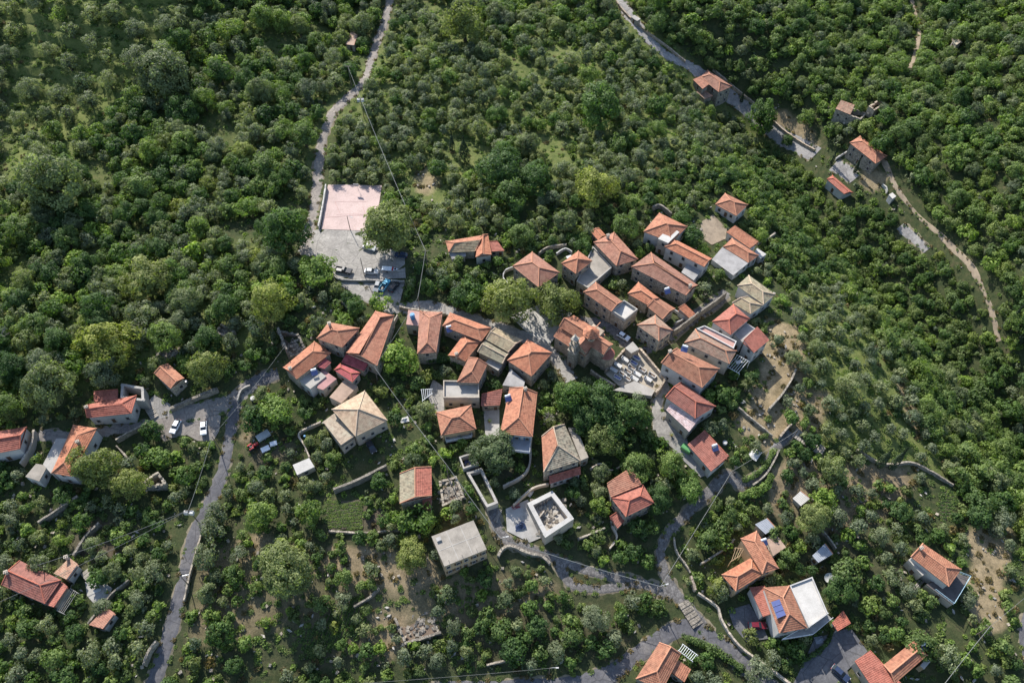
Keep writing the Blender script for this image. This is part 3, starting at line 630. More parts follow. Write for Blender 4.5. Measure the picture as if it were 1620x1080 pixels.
H("roof_terrace", "narrow pink roof terrace with white stair head behind the faded orange house", [(1101.5, 521), (1160, 552.5), (1165, 541), (1114, 516)], 6.3, 'flat', rc='pinkt', wc='white', win=(0, 1), cat='house', par=.5)
H("house", "white house with a two-tier red pyramid roof", [(1126.7, 508.5), (1156, 529.5), (1186, 504), (1160, 481.3)], 7.0, axis=1, rc='red', wc='white', win=(1, 1), lm="the two-tier red-roofed house", hip=.9)
H("house", "white house with single red slope at the village edge", [(1175, 541.5), (1192.5, 558), (1217, 537.5), (1197, 520.5)], 6.0, 'shed', 1, rc='red', wc='white', win=(1, 2), lm="the village-edge white house", rise=1.0)
H("roof_terrace", "grey flat roof between the two white red-roofed houses", [(1161, 528.5), (1174.5, 541), (1196.5, 520), (1181.5, 511)], 5.2, 'flat', rc='conc_g', wc='white', win=(1, 0), cat='house')
H("house", "upper tan-tiled house with white wall by the scrub slope", [(1166, 452), (1208, 481.5), (1226.5, 466), (1184.5, 435.5)], 5.2, rc='tan', wc='white', win=(2, 2), lm="the upper tan-tiled house", pitch=20)
H("house", "lower tan-tiled wing touching the two-tier red roof", [(1158, 479), (1187.5, 496.5), (1207, 483), (1183, 469)], 4.6, ends='gh', rc='tan', wc='white', win=(1, 1), pitch=18)
H("house", "bright red-roofed house above the paved yard and green bin", [(1052.5, 628), (1100, 661.5), (1132.5, 642.5), (1078, 604.5)], 5.6, ends='gh', rc='red', wc='white', win=(0, 3), lm="the bright red-roofed house")
H("house_wing", "bleached pink-white tiled wing of the bright red-roofed house", [(1054, 648.5), (1090, 682.5), (1109, 662), (1066, 634)], 4.6, 'shed', 0, rc='pale', wc='plaster', win=(2, 2), cat='house', rise=1.2)
H("outbuilding", "long red single-slope outbuilding beside the green bin", [(1087.5, 703), (1125, 745.5), (1151, 725), (1113, 684)], 3.4, 'shed', 0, rc='red', wc='white', win=(2, 1), cat='outbuilding', rise=1.3, lm="the red outbuilding", chim=[(1129, 707)])
# upper village
H("stone_house", "stone house with tan near slope at the top of the car park", [(710, 399), (752, 397.5), (768, 371.5), (705, 382)], 3.6, ends='hg', rc='terra', cols=['tan', 'terra', 'terra'], win=(1, 0), lm="the tan-and-orange house")
H("house_wing", "gabled orange wing beside the tan-and-orange house", [(752.5, 407), (777.5, 403), (772, 371), (757, 378)], 3.8, axis=1, ends='gg', wc='white', win=(1, 0), cat='house', door=False)
H("lean_to", "flat red-tiled lean-to on the outer side of the gabled orange wing", [(776.5, 398), (798, 396.5), (787, 383), (773.5, 384)], 2.8, 'shed', 0, rc='red', win=(2, 0), cat='lean-to', rise=.5)
H("shed", "grey corrugated shed roof in front of the tan-and-orange house", [(715, 410), (737.5, 405), (736, 396.5), (709.5, 399.5)], 2.5, 'shed', 0, rc='conc_g', wc='plaster', win=(0, 0), cat='shed', rise=.4)
H("stone_house", "big square hip-roofed stone house beside the white patio", [(810.5, 421), (852, 454.5), (885.5, 431), (842, 398.5)], 6.0, rc='rose', win=(3, 3), lm="the big square hip-roofed house")
H("stone_house", "small pyramid-roofed stone house on the corner of the grey terrace", [(888, 416.7), (911, 433), (937, 413), (915, 397)], 6.0, win=(2, 2), lm="the pyramid-roofed house")
H("terrace_house", "broad grey concrete terrace building right of the pyramid-roofed house", [(912, 446), (930, 457), (968, 424), (938, 391)], 3.0, 'flat', rc='conc', wc='stone', win=(1, 3), par=.5, cat='house')
H("stone_house", "orange-roofed stone house behind the grey terrace", [(939, 383.5), (975, 420.5), (1009.5, 410), (971.5, 367.5)], 5.2, rc='rose', win=(2, 2), lm="the grey-terrace house", chim=[(962, 373)])
H("outbuilding", "tiny orange gabled outbuilding at the top of the village", [(935, 367), (946, 380), (958.5, 372.5), (948, 361)], 2.8, ends='gg', win=(1, 0), cat='outbuilding')
H("house", "longest orange-roofed house in the upper village", [(999, 422), (1085, 467), (1103.5, 451), (1030, 399.5)], 6.0, ends='hg', rc='rose', win=(4, 1), lm="the longest orange-roofed house", chim=[(1092, 452)])
H("house", "orange hip-roofed house with a white roof slab on one corner", [(1018, 366.5), (1062, 383), (1087.5, 358.5), (1043, 337)], 5.0, rc='terra', wc='white', win=(2, 1), lm="the white-slab house")
H("annex", "annex under a white roof slab, set into the orange hip roof", [(1041, 377.5), (1057, 384.5), (1075, 367), (1060, 358)], 6.0, 'flat', rc='conc_w', wc='plaster', win=(1, 1), cat='annex')
H("house", "narrow long orange-roofed house above the round-edged terrace", [(1051.5, 390.5), (1114, 422), (1126, 409), (1065, 377.5)], 5.6, ends='hg', wc='white', win=(3, 1), lm="the narrow long house")
H("roof_terrace", "round-edged grey concrete terrace below the narrow long house", [(1078, 430.5), (1097.5, 443.5), (1110.5, 427), (1088, 415)], 3.4, 'flat', rc='conc_g', wc='white', win=(1, 1), cat='house')
H("house", "white house with orange hip roof, topmost of the village", [(1131.5, 323.5), (1165, 341.5), (1183.5, 324), (1147, 306)], 3.8, wc='white', win=(3, 2), lm="the topmost white house")
H("house", "orange shed-roofed house along the scrub edge above the concrete plaza", [(1149, 367), (1186.5, 393), (1198.5, 386), (1161, 360.5)], 4.2, 'shed', 0, wc='white', win=(2, 1), rise=1.0, lm="the scrub-edge houses")
H("house", "orange hip-roofed house between plaza and scrub-edge house", [(1144, 390.5), (1184, 415.5), (1200.5, 404), (1158, 377)], 3.8, win=(2, 2), rc='terra', wc='white')
H("terrace_house", "wide cracked concrete plaza roof with a white kerb", [(1126, 410.5), (1160, 435.5), (1184, 416), (1143, 390.5)], 2.6, 'flat', rc='conc_g', wc='white', win=(1, 2), cat='terrace')
H("annex", "small white flat roof at the end of the scrub-edge house", [(1193, 397.5), (1203, 408.5), (1212.5, 402), (1198, 392.5)], 3.0, 'flat', rc='conc_w', wc='white', win=(1, 1), cat='annex')
# left hamlet
H("stone_house", "small orange gabled house above the dirt yard", [(244, 590.5), (270, 614.5), (291.5, 598), (266.5, 575.5)], 4.0, ends='gg', win=(1, 1), lm="the small gabled yard house", sh='wood')
H("house", "red-tiled house with white front wall above the shaded lane", [(138, 660.5), (208, 653.5), (216.5, 625), (138, 640)], 4.6, ends='gh', rc='red', wc='white', win=(3, 1), lm="the red-tiled hamlet house", chim=[(137, 644)])
H("lean_to", "dark red lean-to roof behind the red-tiled hamlet house", [(149, 636), (186, 631), (187, 617), (149, 620)], 3.4, 'shed', 0, rc='red', win=(0, 0), cat='lean-to', rise=.4)
H("house", "long orange-roofed house with chimney and grey side terrace", [(81.5, 748), (113, 753), (153.5, 677.5), (116, 672)], 4.8, axis=1, wc='white', win=(1, 2), lm="the chimney house", chim=[(123, 699)])
H("roof_terrace", "long grey roof terrace along the chimney house", [(68, 734), (81, 749), (107.5, 693), (89, 693)], 4.0, 'flat', rc='conc_l', wc='white', win=(1, 0), cat='house')
H("outbuilding", "square grey flat-roofed outbuilding below the long grey terrace", [(40, 753.5), (62, 761), (75.5, 736), (57, 733)], 3.6, 'flat', rc='conc', wc='white', win=(1, 1), cat='outbuilding')
H("house", "red-ridged gabled house with white gable beside a red curved wall", [(-28, 721), (31.7, 709.5), (42.5, 675), (-28, 686)], 4.6, ends='gg', rc='red', wc='white', win=(1, 1), lm="the white-gabled house")
H("house", "long red hip-roofed house with stepped lower roof in the shady grove", [(2.5, 925), (71, 954.5), (97, 917), (31.5, 886.5)], 3.8, rc='red', wc='plaster', win=(3, 1), lm="the long red grove house", ends='gh', chim=[(10, 905)])
H("annex", "stepped lower red roof on the end of the long red grove house", [(73, 956), (86.5, 961), (108.5, 928.5), (98, 919)], 3.2, 'shed', 3, rc='red', wc='plaster', win=(1, 0), cat='annex', rise=.5)
H("outbuilding", "small red-roofed outbuilding with white chimney behind the grove house", [(85, 906.5), (107.5, 918), (125.5, 893.5), (110, 882)], 3.2, 'shed', 3, rc='old', wc='white', win=(1, 1), cat='outbuilding', chim=[(105, 881)], rise=.8, lm="the white-chimney outbuilding")
H("shed", "lone pink-tiled shed at the end of the stone walled yard", [(141, 988), (164.5, 995.5), (183.5, 970.5), (168, 960)], 2.8, 'shed', 3, rc='rose', wc='white', win=(1, 1), cat='shed', rise=.7, lm="the lone pink-tiled shed")
# lower middle
H("stone_house", "gabled house half tan, half red, below the cream house", [(632.5, 796), (683, 783.5), (682.5, 738), (632.5, 749)], 4.6, axis=1, ends='gg', rc='rose', cols=['red', 'tan'], win=(1, 1), lm="the half-tan half-red house", pitch=20)
H("annex", "small red strip roof at the foot of the half-tan half-red house", [(668, 806), (681, 808), (684, 784), (669, 786)], 3.0, 'shed', 0, rc='red', win=(0, 0), cat='annex', rise=.5)
H("concrete_house", "two-storey beige house with bare concrete flat roof", [(703, 895.5), (770, 868.5), (749, 822.5), (682.5, 848)], 6.0, 'flat', rc='conc', wc='ochre', win=(5, 0), sh='wood', lm="the bare concrete-roofed house", chim=[], ext=joints)
H("stone_house", "slate-roofed stone house with red lower slope and front lean-to", [(860, 746.5), (918, 728.5), (893, 671), (857, 690)], 5.6, axis=1, ends='hg', rc='stone_tile', cols=['stone_tile', 'terra', 'stone_tile'], win=(3, 1), lm="the slate-roofed house", pitch=24)
H("lean_to", "long dark red lean-to along the front of the slate-roofed house", [(869.5, 765), (919, 749.5), (918, 740), (868.5, 755)], 2.8, 'shed', 0, rc='red', wc='white', win=(4, 0), cat='lean-to', rise=.6)
H("roof_terrace", "narrow grey terrace on the far flank of the slate-roofed house", [(919, 728), (931, 723), (912, 676), (899, 676)], 3.0, 'flat', rc='conc', win=(1, 1), cat='terrace')
H("house", "orange hip-roofed house standing alone among the gardens", [(966.5, 787), (990, 817), (1035, 795), (1017.5, 767)], 5.6, axis=1, wc='stone', win=(2, 3), lm="the garden hip-roofed house", rc='red')
H("house_wing", "dull red flat-pitched rear wing of the garden hip-roofed house", [(966.5, 786), (1016, 766), (998, 740.5), (960, 766)], 5.0, 'shed', 0, rc='rose', win=(0, 0), cat='house', rise=.5, door=False)
H("porch", "tiny red porch roof at the foot of the garden hip-roofed house", [(964, 818.5), (977, 835.5), (988.5, 823), (975.5, 811)], 2.8, 'shed', 1, rc='red', win=(1, 0), cat='porch', rise=.5)
# lower right
H("villa", "villa wing with orange hip roof below the grey canopy", [(1206, 907), (1232, 898.5), (1197, 839.5), (1171.5, 851.5)], 6.2, axis=1, rc='terra', wc='ochre', win=(1, 2), lm="the orange villa")
H("villa_wing", "front wing of the orange villa with beamed terrace", [(1141.5, 908.5), (1164, 934.5), (1208, 907), (1190, 881)], 5.6, axis=1, rc='terra', wc='ochre', win=(2, 3), cat='villa')
H("house", "solar-panel villa with red hip roof", [(1233, 1001), (1277, 992.5), (1248.5, 926), (1208, 929)], 6.4, axis=1, rc='terra', wc='white', win=(2, 0), lm="the solar-panel villa")
H("annex", "red flat-pitched roof on the driveway side of the solar-panel villa", [(1207, 975), (1221.5, 970.5), (1208.5, 927), (1185.5, 928.5)], 4.0, 'shed', 3, rc='red', wc='white', win=(1, 0), cat='annex', rise=.5)
H("roof_terrace", "white flat roof terrace of the solar-panel villa", [(1248.5, 926), (1279, 992.5), (1309.5, 971), (1284.5, 912.5)], 6.0, 'flat', rc='conc_w', wc='white', win=(0, 3), par=.4, cat='house', ext=balcony(-2.6, [(1236, 1012), (1285, 1004), (1316, 978), (1309, 971)], 'conc_g'))
H("shed", "small square red shed on the concrete yard", [(1316, 984.5), (1325, 998), (1344.5, 986.5), (1332.5, 966.5)], 2.8, 'shed', 0, rc='red', wc='white', win=(1, 0), cat='shed', rise=.4, lm="the square red shed")
H("shed", "dark metal-roofed shed up the bank from the dish aerial", [(1285, 878.5), (1294.5, 889.5), (1317, 876.5), (1304.5, 860)], 2.6, 'shed', 0, rc='metal', wc='plaster', win=(1, 0), cat='shed', rise=.3, lm="the dark metal shed")
H("canopy", "grey sheet canopy above the orange villa", [(1194.5, 829), (1211, 844.5), (1226.5, 835), (1213, 820)], 3.2, 'shed', 0, rc='metal', wc='plaster', win=(0, 0), cat='canopy', rise=.3)
H("roof_terrace", "dark and beige flat roof beside the orange villa", [(1212, 851), (1223, 879), (1243.5, 865), (1225, 841)], 3.2, 'flat', rc='brown', wc='plaster', win=(1, 0), cat='house')
H("house", "orange-roofed house with blue-railed terraces on the far bank", [(1441, 880.5), (1501, 927.5), (1520.5, 900), (1460, 859.5)], 5.6, ends='gh', wc='white', win=(2, 2), lm="the blue-railed house", chim=[(1457, 867)])
H("roof_terrace", "dark terrace with pale blue railing below the blue-railed house", [(1465, 924), (1507, 956), (1533, 913), (1512, 905)], 3.0, 'flat', rc='darkroof', wc='plaster', win=(1, 1), cat='terrace',
  ext=lambda root, off, cn, ze, ro: railing(root, off, [Vector((p.x, p.y, ze)) for p in (cn[0].lerp(cn[1], .3), cn[1], cn[2], cn[3])], M['brail'], 1.1))
H("roof_terrace", "stepped beige terrace on the village side of the blue-railed house", [(1437, 885), (1459, 910), (1471, 904), (1443, 881)], 3.8, 'flat', rc='conc_l', wc='plaster', win=(1, 0), cat='terrace')
H("house", "orange gabled house below the hedge at the road bend", [(1006, 1073), (1048, 1091), (1077, 1034), (1043, 1016)], 4.6, axis=1, ends='hg', wc='plaster', win=(1, 2), lm="the road-bend house")
H("house_wing", "square orange wing of the road-bend house", [(1061, 1063.5), (1082.5, 1078.5), (1093, 1058), (1073, 1045)], 3.8, 'shed', 1, rc='terra', wc='plaster', win=(1, 1), cat='house', rise=.7)
H("house", "red single-slope house on the concrete yard's far edge", [(1352, 1045), (1392, 1105), (1428, 1088), (1374, 1030)], 4.0, 'shed', 0, rc='red', wc='plaster', win=(2, 0), rise=1.0, lm="the yard-edge house")
H("house", "orange hip-roofed house joined to the yard-edge house", [(1416, 1080), (1466.5, 1036), (1447, 1012), (1398, 1051)], 4.4, ends='gh', rc='terra', wc='white', win=(1, 1))
H("annex", "small white flat roof behind the yard-edge houses", [(1456, 1052), (1462, 1058), (1472, 1046), (1466, 1040)], 2.6, 'flat', rc='conc_w', wc='ochre', win=(0, 0), cat='annex')
# outlying houses
H("stone_house", "stone house with orange hip roof hanging below the upper road", [(1107.5, 123), (1137, 146), (1158, 136.7), (1119.5, 111)], 5.0, rc='rose', win=(2, 2), lm="the upper road house")
H("annex", "lower orange roof on the uphill flank of the upper road house", [(1096, 126), (1111.5, 141), (1121.5, 135), (1108, 122.5)], 4.2, 'shed', 0, rc='rose', win=(1, 0), cat='annex', rise=.5)
H("lean_to", "rusty lean-to roof in front of the upper road house", [(1101.5, 146), (1115, 157), (1127, 153.5), (1110.5, 142.5)], 2.8, 'shed', 0, rc='old', win=(0, 0), cat='lean-to', rise=.4)
H("house", "orange hip-roofed house by the two lone cypresses", [(1344, 226), (1385.5, 259), (1403.5, 247), (1360.5, 215.5)], 3.8, rc='rose', win=(3, 2), lm="the cypress house")
H("house", "red-roofed house sunk in scrub below the cypress house", [(1308, 283.5), (1335, 307), (1349.5, 305), (1317, 277.5)], 2.8, ends='hg', rc='red', wc='white', win=(1, 1), lm="the scrub-sunk red house")
H("hut", "white slab-roofed hut beside the dirt footpath", [(1406, 308), (1412, 314.5), (1418, 310.5), (1412, 304.5)], 2.2, 'flat', rc='conc_w', wc='white', win=(0, 0), cat='hut')
H("hut", "brown-roofed hut beside the upper lane", [(547, 70.5), (560.5, 74), (570, 43.5), (557.5, 42)], 2.8, 'shed', 3, rc='brown', wc='plaster', win=(1, 0), cat='hut', rise=.5, lm="the brown-roofed hut")
H("hut", "lone beige gabled hut in the far woodland", [(1506, 63), (1513, 71.5), (1522, 68), (1514, 57)], 2.8, ends='gg', rc='cream', wc='plaster', win=(1, 0), cat='hut', lm="the lone beige hut")
H("hut", "small beige shelter beside the upper road's low wall", [(998.5, 27), (1008, 33.5), (1013.5, 30), (1004, 24)], 2.4, 'flat', rc='conc_l', wc='plaster', win=(1, 0), cat='hut', lm="the roadside shelter")
H("shed", "white sheet-roofed hen house among the garden plots", [(1254, 788), (1267, 800), (1281, 789), (1266, 777)], 2.0, 'shed', 0, rc='conc_w', wc='plaster', win=(0, 0), cat='shed', rise=.3, lm="the white hen house")
H("shed", "pale grey flat-roofed hut at the upper wall of the cemetery", [(989, 550.5), (998.5, 558.5), (1011.5, 552), (1001, 540)], 3.2, 'flat', rc='conc_l', wc='stone_pk', win=(0, 0), cat='shed', lm="the cemetery")
# ------------------------------------------------------------------ church
def church():
    q = [(875.5, 532), (946, 577), (972, 535), (906, 501)]
    c = np.mean(q, 0); zg = float(at(c[0], c[1], 6)[2]); ze = zg+5.6; Z = Vector((0, 0, 1))
    cn = [Vector((*map(float, unproj_z(p[0], p[1], ze)), ze)) for p in q]; ctr = sum(cn, Vector())/4
    root = thing("church", "stone church with tiled cross roof, octagonal dome and carved bell tower", "church", (ctr.x, ctr.y, zg)); off = tuple(root.location)
    block([(p.x, p.y) for p in cn], 1); protect(q, 6); protect([(870, 530), (905, 500), (975, 535), (950, 590), (910, 590), (876, 560)], 3); LM.append(("the church", 915, 540))
    e = (cn[1]-cn[0]); L = e.length; e.normalize(); n = Vector((-e.y, e.x, 0)); Wd = ((cn[3]-cn[0]).dot(n)+(cn[2]-cn[1]).dot(n))/2; o = cn[0]
    pt = lambda u, v, z=0: o+e*u+n*v+Z*(z)          # u along nave, v across from the lane side
    wm = MB(); base = -9
    def blk(u0, u1, v0, v1, z1): wm.prism([tuple(pt(u0, v0))[:2], tuple(pt(u1, v0))[:2], tuple(pt(u1, v1))[:2], tuple(pt(u0, v1))[:2]], ze+base, ze+z1)
    a = Wd*.30
    blk(.3, L*.72, .3, Wd-.3, -.05); blk(.3, L*.98, a, Wd-a, 2.0); blk(L*.45, L*.70, .25, Wd-.25, 2.0)
    wm.face([pt(L*.45, .25, 2), pt(L*.70, .25, 2), pt(L*.575, .25, 3.6)]); wm.face([pt(.3, a, 2), pt(.3, Wd/2, 3.55), pt(.3, Wd-a, 2)])
    wm.build("wall", M['stone_pk'], root, off=off)
    rm = MB(); T = 3.7
    for v0, v1 in ((0, a), (Wd, Wd-a)):                                     # aisles, lower slopes
        courses(rm, [pt(0 if v0 == 0 else L*.72, v0, 0), pt(L*.72 if v0 == 0 else 0, v0, 0), pt(L*.72 if v0 == 0 else 0, v1, 1.5), pt(0 if v0 == 0 else L*.72, v1, 1.5)])
    lo = .35
    courses(rm, [pt(0, a-lo, 2), pt(L, a-lo, 2), pt(L, Wd/2, T), pt(0, Wd/2, T)]); courses(rm, [pt(L, Wd-a+lo, 2), pt(0, Wd-a+lo, 2), pt(0, Wd/2, T), pt(L, Wd/2, T)])
    for s in (0, 1):                                                        # transept slopes
        v0 = -.2 if s == 0 else Wd+.2
        courses(rm, [pt(L*.43, Wd/2, 2.05), pt(L*.43, v0, 2.05), pt(L*.575, v0, T+.05), pt(L*.575, Wd/2, T+.05)]); courses(rm, [pt(L*.72, v0, 2.05), pt(L*.72, Wd/2, 2.05), pt(L*.575, Wd/2, T+.05), pt(L*.575, v0, T+.05)])
    ro = rm.build("roof", M['terra'], root, off=off)
    add_ridges("ridge_cap", [(pt(0, Wd/2, T), pt(L, Wd/2, T)), (pt(L*.575, -.2, T+.05), pt(L*.575, Wd+.2, T+.05)), (pt(0, a-lo, 2), pt(0, Wd/2, T))], M['ridge'], ro, off)
    dm = MB(); dr = MB(); dc = pt(L*.6, Wd/2, 0); r = 2.0; z0, z1 = ze+2.2, ze+4.7                   # dome drum with windows
    oc = [(dc.x+r*math.cos(k*math.pi/4+.3), dc.y+r*math.sin(k*math.pi/4+.3)) for k in range(8)]; dm.prism(oc, z0, z1)
    drum = dm.build("drum", M['stone_pk'], root, off=off)
    for k in range(8):
        p, q_ = oc[k], oc[(k+1) % 8]; pw = MB(); m = Vector(((p[0]+q_[0])/2, (p[1]+q_[1])/2, z0+2.2)); d = Vector((q_[0]-p[0], q_[1]-p[1], 0)).normalized(); nn = Vector((d.y, -d.x, 0))
        pw.box(m, d*.3, nn*.06, Z*.7); pw.build("window", M['dark'], drum, off=off)
        r2 = r+.45; P0 = Vector((dc.x+r2*math.cos(k*math.pi/4+.3), dc.y+r2*math.sin(k*math.pi/4+.3), z1-.05)); P1 = Vector((dc.x+r2*math.cos((k+1)*math.pi/4+.3), dc.y+r2*math.sin((k+1)*math.pi/4+.3), z1-.05))
        courses(dr, [P0, P1, Vector((dc.x, dc.y, z1+1.7))], .42)
    dr.build("dome_roof", M['terra'], root, off=off)
    am = MB(); ar = MB(); ac = pt(L*.97, Wd/2, 0); ra = Wd*.24; A0 = math.atan2(e.y, e.x)           # apse
    hp = [Vector((ac.x+ra*math.cos(A0-1.57+k*3.14/6), ac.y+ra*math.sin(A0-1.57+k*3.14/6), ze-.3)) for k in range(7)]
    am.prism([tuple(p)[:2] for p in hp], ze+base, ze-.3); am.build("apse", M['stone_pk'], root, off=off)
    for k in range(6): courses(ar, [hp[k]*1, hp[k+1]*1, Vector((ac.x, ac.y, ze+1.5))], .42)
    ar.build("apse_roof", M['red'], root, off=off)
    tm = MB(); tb = pt(L*.50, -.9, 0); tb.z = 0                                # bell tower: stacked open stages
    zt = ze-9; hw = 1.15; A = A0
    def st(w_, za, zb): tm.abox((tb.x, tb.y, (za+zb)/2), w_, w_, (zb-za)/2, A)
    st(hw, zt, ze+1.5); st(hw+.22, ze+1.5, ze+1.75)
    for k, (w_, za, zb) in enumerate(((1.0, ze+1.75, ze+4.3), (.8, ze+4.55, ze+6.6))):
        for sx in (-1, 1):
            for sy in (-1, 1):
                X = Vector((math.cos(A), math.sin(A), 0)); Y = Vector((-X.y, X.x, 0)); pp = tb+X*sx*w_*.78+Y*sy*w_*.78
                tm.abox((pp.x, pp.y, (za+zb)/2), w_*.24, w_*.24, (zb-za)/2, A)
        st(w_*.12, za, zb); st(w_+.18, zb, zb+.25)
    tw = tm.build("bell_tower", M['stone'], root, off=off)
    cap = MB(); zc = ze+6.85
    for k in range(8):
        a0, a1 = k*math.pi/4, (k+1)*math.pi/4; cap.face([(tb.x+.85*math.cos(a0), tb.y+.85*math.sin(a0), zc), (tb.x+.85*math.cos(a1), tb.y+.85*math.sin(a1), zc), (tb.x, tb.y, zc+1.3)])
    cap.tube([(tb.x, tb.y, zc+1.2), (tb.x, tb.y, zc+2.1)], .06, 5); cap.abox((tb.x, tb.y, zc+1.8), .3, .05, .05, A); cap.build("tower_cap", M['conc_l'], tw, off=off)
    bl = MB()
    for i in range(6):
        r0, r1 = .15+.07*i, .15+.07*(i+1); 
        for k in range(8):
            a0, a1 = k*math.pi/4, (k+1)*math.pi/4; zz = ze+3.6-.14*i
            bl.face([(tb.x+r0*math.cos(a0), tb.y+r0*math.sin(a0), zz), (tb.x+r1*math.cos(a0), tb.y+r1*math.sin(a0), zz-.14), (tb.x+r1*math.cos(a1), tb.y+r1*math.sin(a1), zz-.14), (tb.x+r0*math.cos(a1), tb.y+r0*math.sin(a1), zz)])
    bl.build("bell", M['steel'], tw, off=off)
    gz = float(terr(tb.x, tb.y))
    opening(root, off, pt(0, .3), pt(L*.72, .3), .22, ze-1.7, .9, 1.1, 'window', None); opening(root, off, tb-e*1.15-n*1.15, tb+e*1.15-n*1.15, .5, max(gz, ze-7)+1.3, 1.0, 2.4, 'door', None); opening(root, off, pt(0, .3), pt(L*.72, .3), .9, ze-1.7, .8, 1.1, 'window', None)
church()
# ------------------------------------------------------------------ ruins and enclosures
def ruin(label, q, h, mat='stone', th=.6, name="ruined_house", cat="ruin", jag=.5, rubble=30, win=2, floor=None, lm=None, hs=None, top=None, fh=.12):
    c = np.mean(q, 0); ze = float(at(c[0], c[1], h)[2])+h; cn = [Vector((*map(float, unproj_z(p[0], p[1], ze)), ze)) for p in q]; ctr = sum(cn, Vector())/len(cn)
    zf = float(terr(ctr.x, ctr.y)); root = thing(name, label, cat, (ctr.x, ctr.y, zf)); off = tuple(root.location); Z = Vector((0, 0, 1)); protect(q, 4); block([(p.x, p.y) for p in cn], 1)
    if lm: LM.append((lm, c[0], c[1]))
    for i in range(len(cn)):
        a, b = cn[i], cn[(i+1) % len(cn)]; e = (b-a); L = e.length; e.normalize(); nn = Vector((-e.y, e.x, 0)); mb = MB(); n = max(2, int(L/.8)); cap = MB()
        hw = (hs[i] if hs else 1.0)
        for k in range(n):
            u0, u1 = L*k/n+(th*.5 if k == 0 and i % 2 else 0), L*(k+1)/n-(th*.5 if k == n-1 and i % 2 else 0)
            zt = ze-(1-hw)*h-abs(R.gauss(0, jag)); zb = min(float(terr(a.x, a.y)), float(terr(b.x, b.y)))-1
            m = a+e*(u0+u1)/2+nn*th/2; mb.box((m.x, m.y, (zt+zb)/2), e*((u1-u0)/2), nn*th/2, Z*(zt-zb)/2)
            if top: cap.box((m.x, m.y, zt+.05), e*((u1-u0)/2), nn*(th/2+.04), Z*.05)
        w_ = mb.build("wall", M[mat], root, off=off)
        if cap.v: cap.build("wall_top", M[top], w_, off=off)
        if i < 2 and win:
            for k in range(win): opening(root, off, a-nn*.01, b-nn*.01, (k+.5)/win, zf+h*.5, .7, 1.0, 'window', None)
    fm = MB(); fm.prism([(p.x, p.y) for p in [ctr+(p-ctr)*.96 for p in cn]], zf-.5, zf+fh); fm.build("floor", M[floor or 'soil'], root, off=off)
    rb = MB()
    if fh > 1:
        for t_ in (.3, .5, .68):
            pm = MB(); b_ = cn[3].lerp(cn[2], t_).lerp(ctr, .35); pm.tube([(b_.x, b_.y, zf+fh), (b_.x+.3, b_.y+.2, ze-.2)], .14, 6); pm.build("prop", M['pole'], root, off=off)
        pm = MB(); b_ = cn[0].lerp(cn[3], .6).lerp(ctr, .4); pm.abox((b_.x, b_.y, zf+fh+.8), 1.6, .12, .8, .9); pm.build("inner_wall", M[mat], root, off=off)
    for k in range(rubble):
        t = [R.random() for _ in range(4)]; s = sum(t); p = ctr+sum(((cn[j % len(cn)]-ctr)*t[j]/s for j in range(4)), Vector())*1.7; sz = R.uniform(.15, .5)
        rb.box((p.x, p.y, zf+fh+sz*.4), Vector((sz, R.uniform(-.2, .2), R.uniform(-.3, .3))), Vector((R.uniform(-.2, .2), sz*.8, .1)), Vector((.1, .1, sz*.5)))
    if rubble: o = rb.build("rubble", M['stone'], root, off=off); o['kind'] = 'stuff'
    return root, off, cn, ze
ruin("roofless white-topped concrete shell full of debris", [(862.5, 850), (908, 820), (874, 776), (834, 796)], 4.5, 'plaster', 1.1, "unfinished_house", "unfinished house", .02, 70, 0, 'conc_l', "the roofless white-topped shell", top='conc_w', fh=2.6)
rr_ = ruin("half-roofed ruined stone house in the far scrub", [(1322, 172.5), (1362, 189), (1372, 178.5), (1329, 162.5)], 4.0, win=3, lm="the half-roofed ruin", jag=.12)
rm_ = MB(); k_ = rr_[2]; courses(rm_, [k_[0]+Vector((0, 0, .1)), k_[0].lerp(k_[1], .58)+Vector((0, 0, .1)), k_[3].lerp(k_[2], .5)+Vector((0, 0, 1.2)), k_[3]+Vector((0, 0, 1.2))]); rm_.build("roof_remains", M['old'], rr_[0], off=rr_[1])
ruin("roofless concrete frame behind the red-tiled hamlet house", [(190, 629), (228, 634), (227, 612), (192, 606)], 4.2, 'conc_l', .7, "unfinished_house", "unfinished house", .1, 6, 0, 'conc_l')
ruin("collapsed house with fallen red roof pieces above the small gabled yard house", [(240, 566), (258, 573), (281, 553), (262, 543)], 2.0, rubble=70, win=0, jag=.7)
ruin("overgrown ruin showing pale fallen slabs in the left woodland", [(338, 522), (360, 534), (372, 523), (350, 511)], 2.0, rubble=50, win=0, jag=.7)
ruin("roofless stone hut with one small window below the garden trees", [(229, 768), (262, 765), (250, 745), (224, 757)], 3.4, win=1, rubble=20, lm="the roofless stone hut")
ruin("low ruin with one long standing wall in the dry field", [(640, 1018), (698, 1000), (676, 965), (622, 975)], 1.6, 'stone_dk', .6, rubble=60, win=0, hs=[.8, .3, .5, 1.0], lm="the dry field ruin")
ruin("tall broken grey wall of a ruin beside the orange hip-roofed stone house", [(452, 556), (482, 545), (470, 520), (436, 515)], 4.0, 'stone_dk', .7, rubble=60, win=0, hs=[.3, .4, .5, 1.0], jag=.4)
ruin("roofless walled enclosure filled with green weeds below the airy tree", [(770, 802), (788, 795), (762, 740), (738, 747)], 2.2, 'plaster', .6, "walled_enclosure", "enclosure", .05, 0, 0, floor='weeds', top='conc_l')
ruin("tumbled pale stone foundations next to the half-tan half-red house", [(700, 800), (735, 785), (722, 752), (694, 760)], .9, 'stone', .6, "foundation", "ruin", .3, 80, 0)
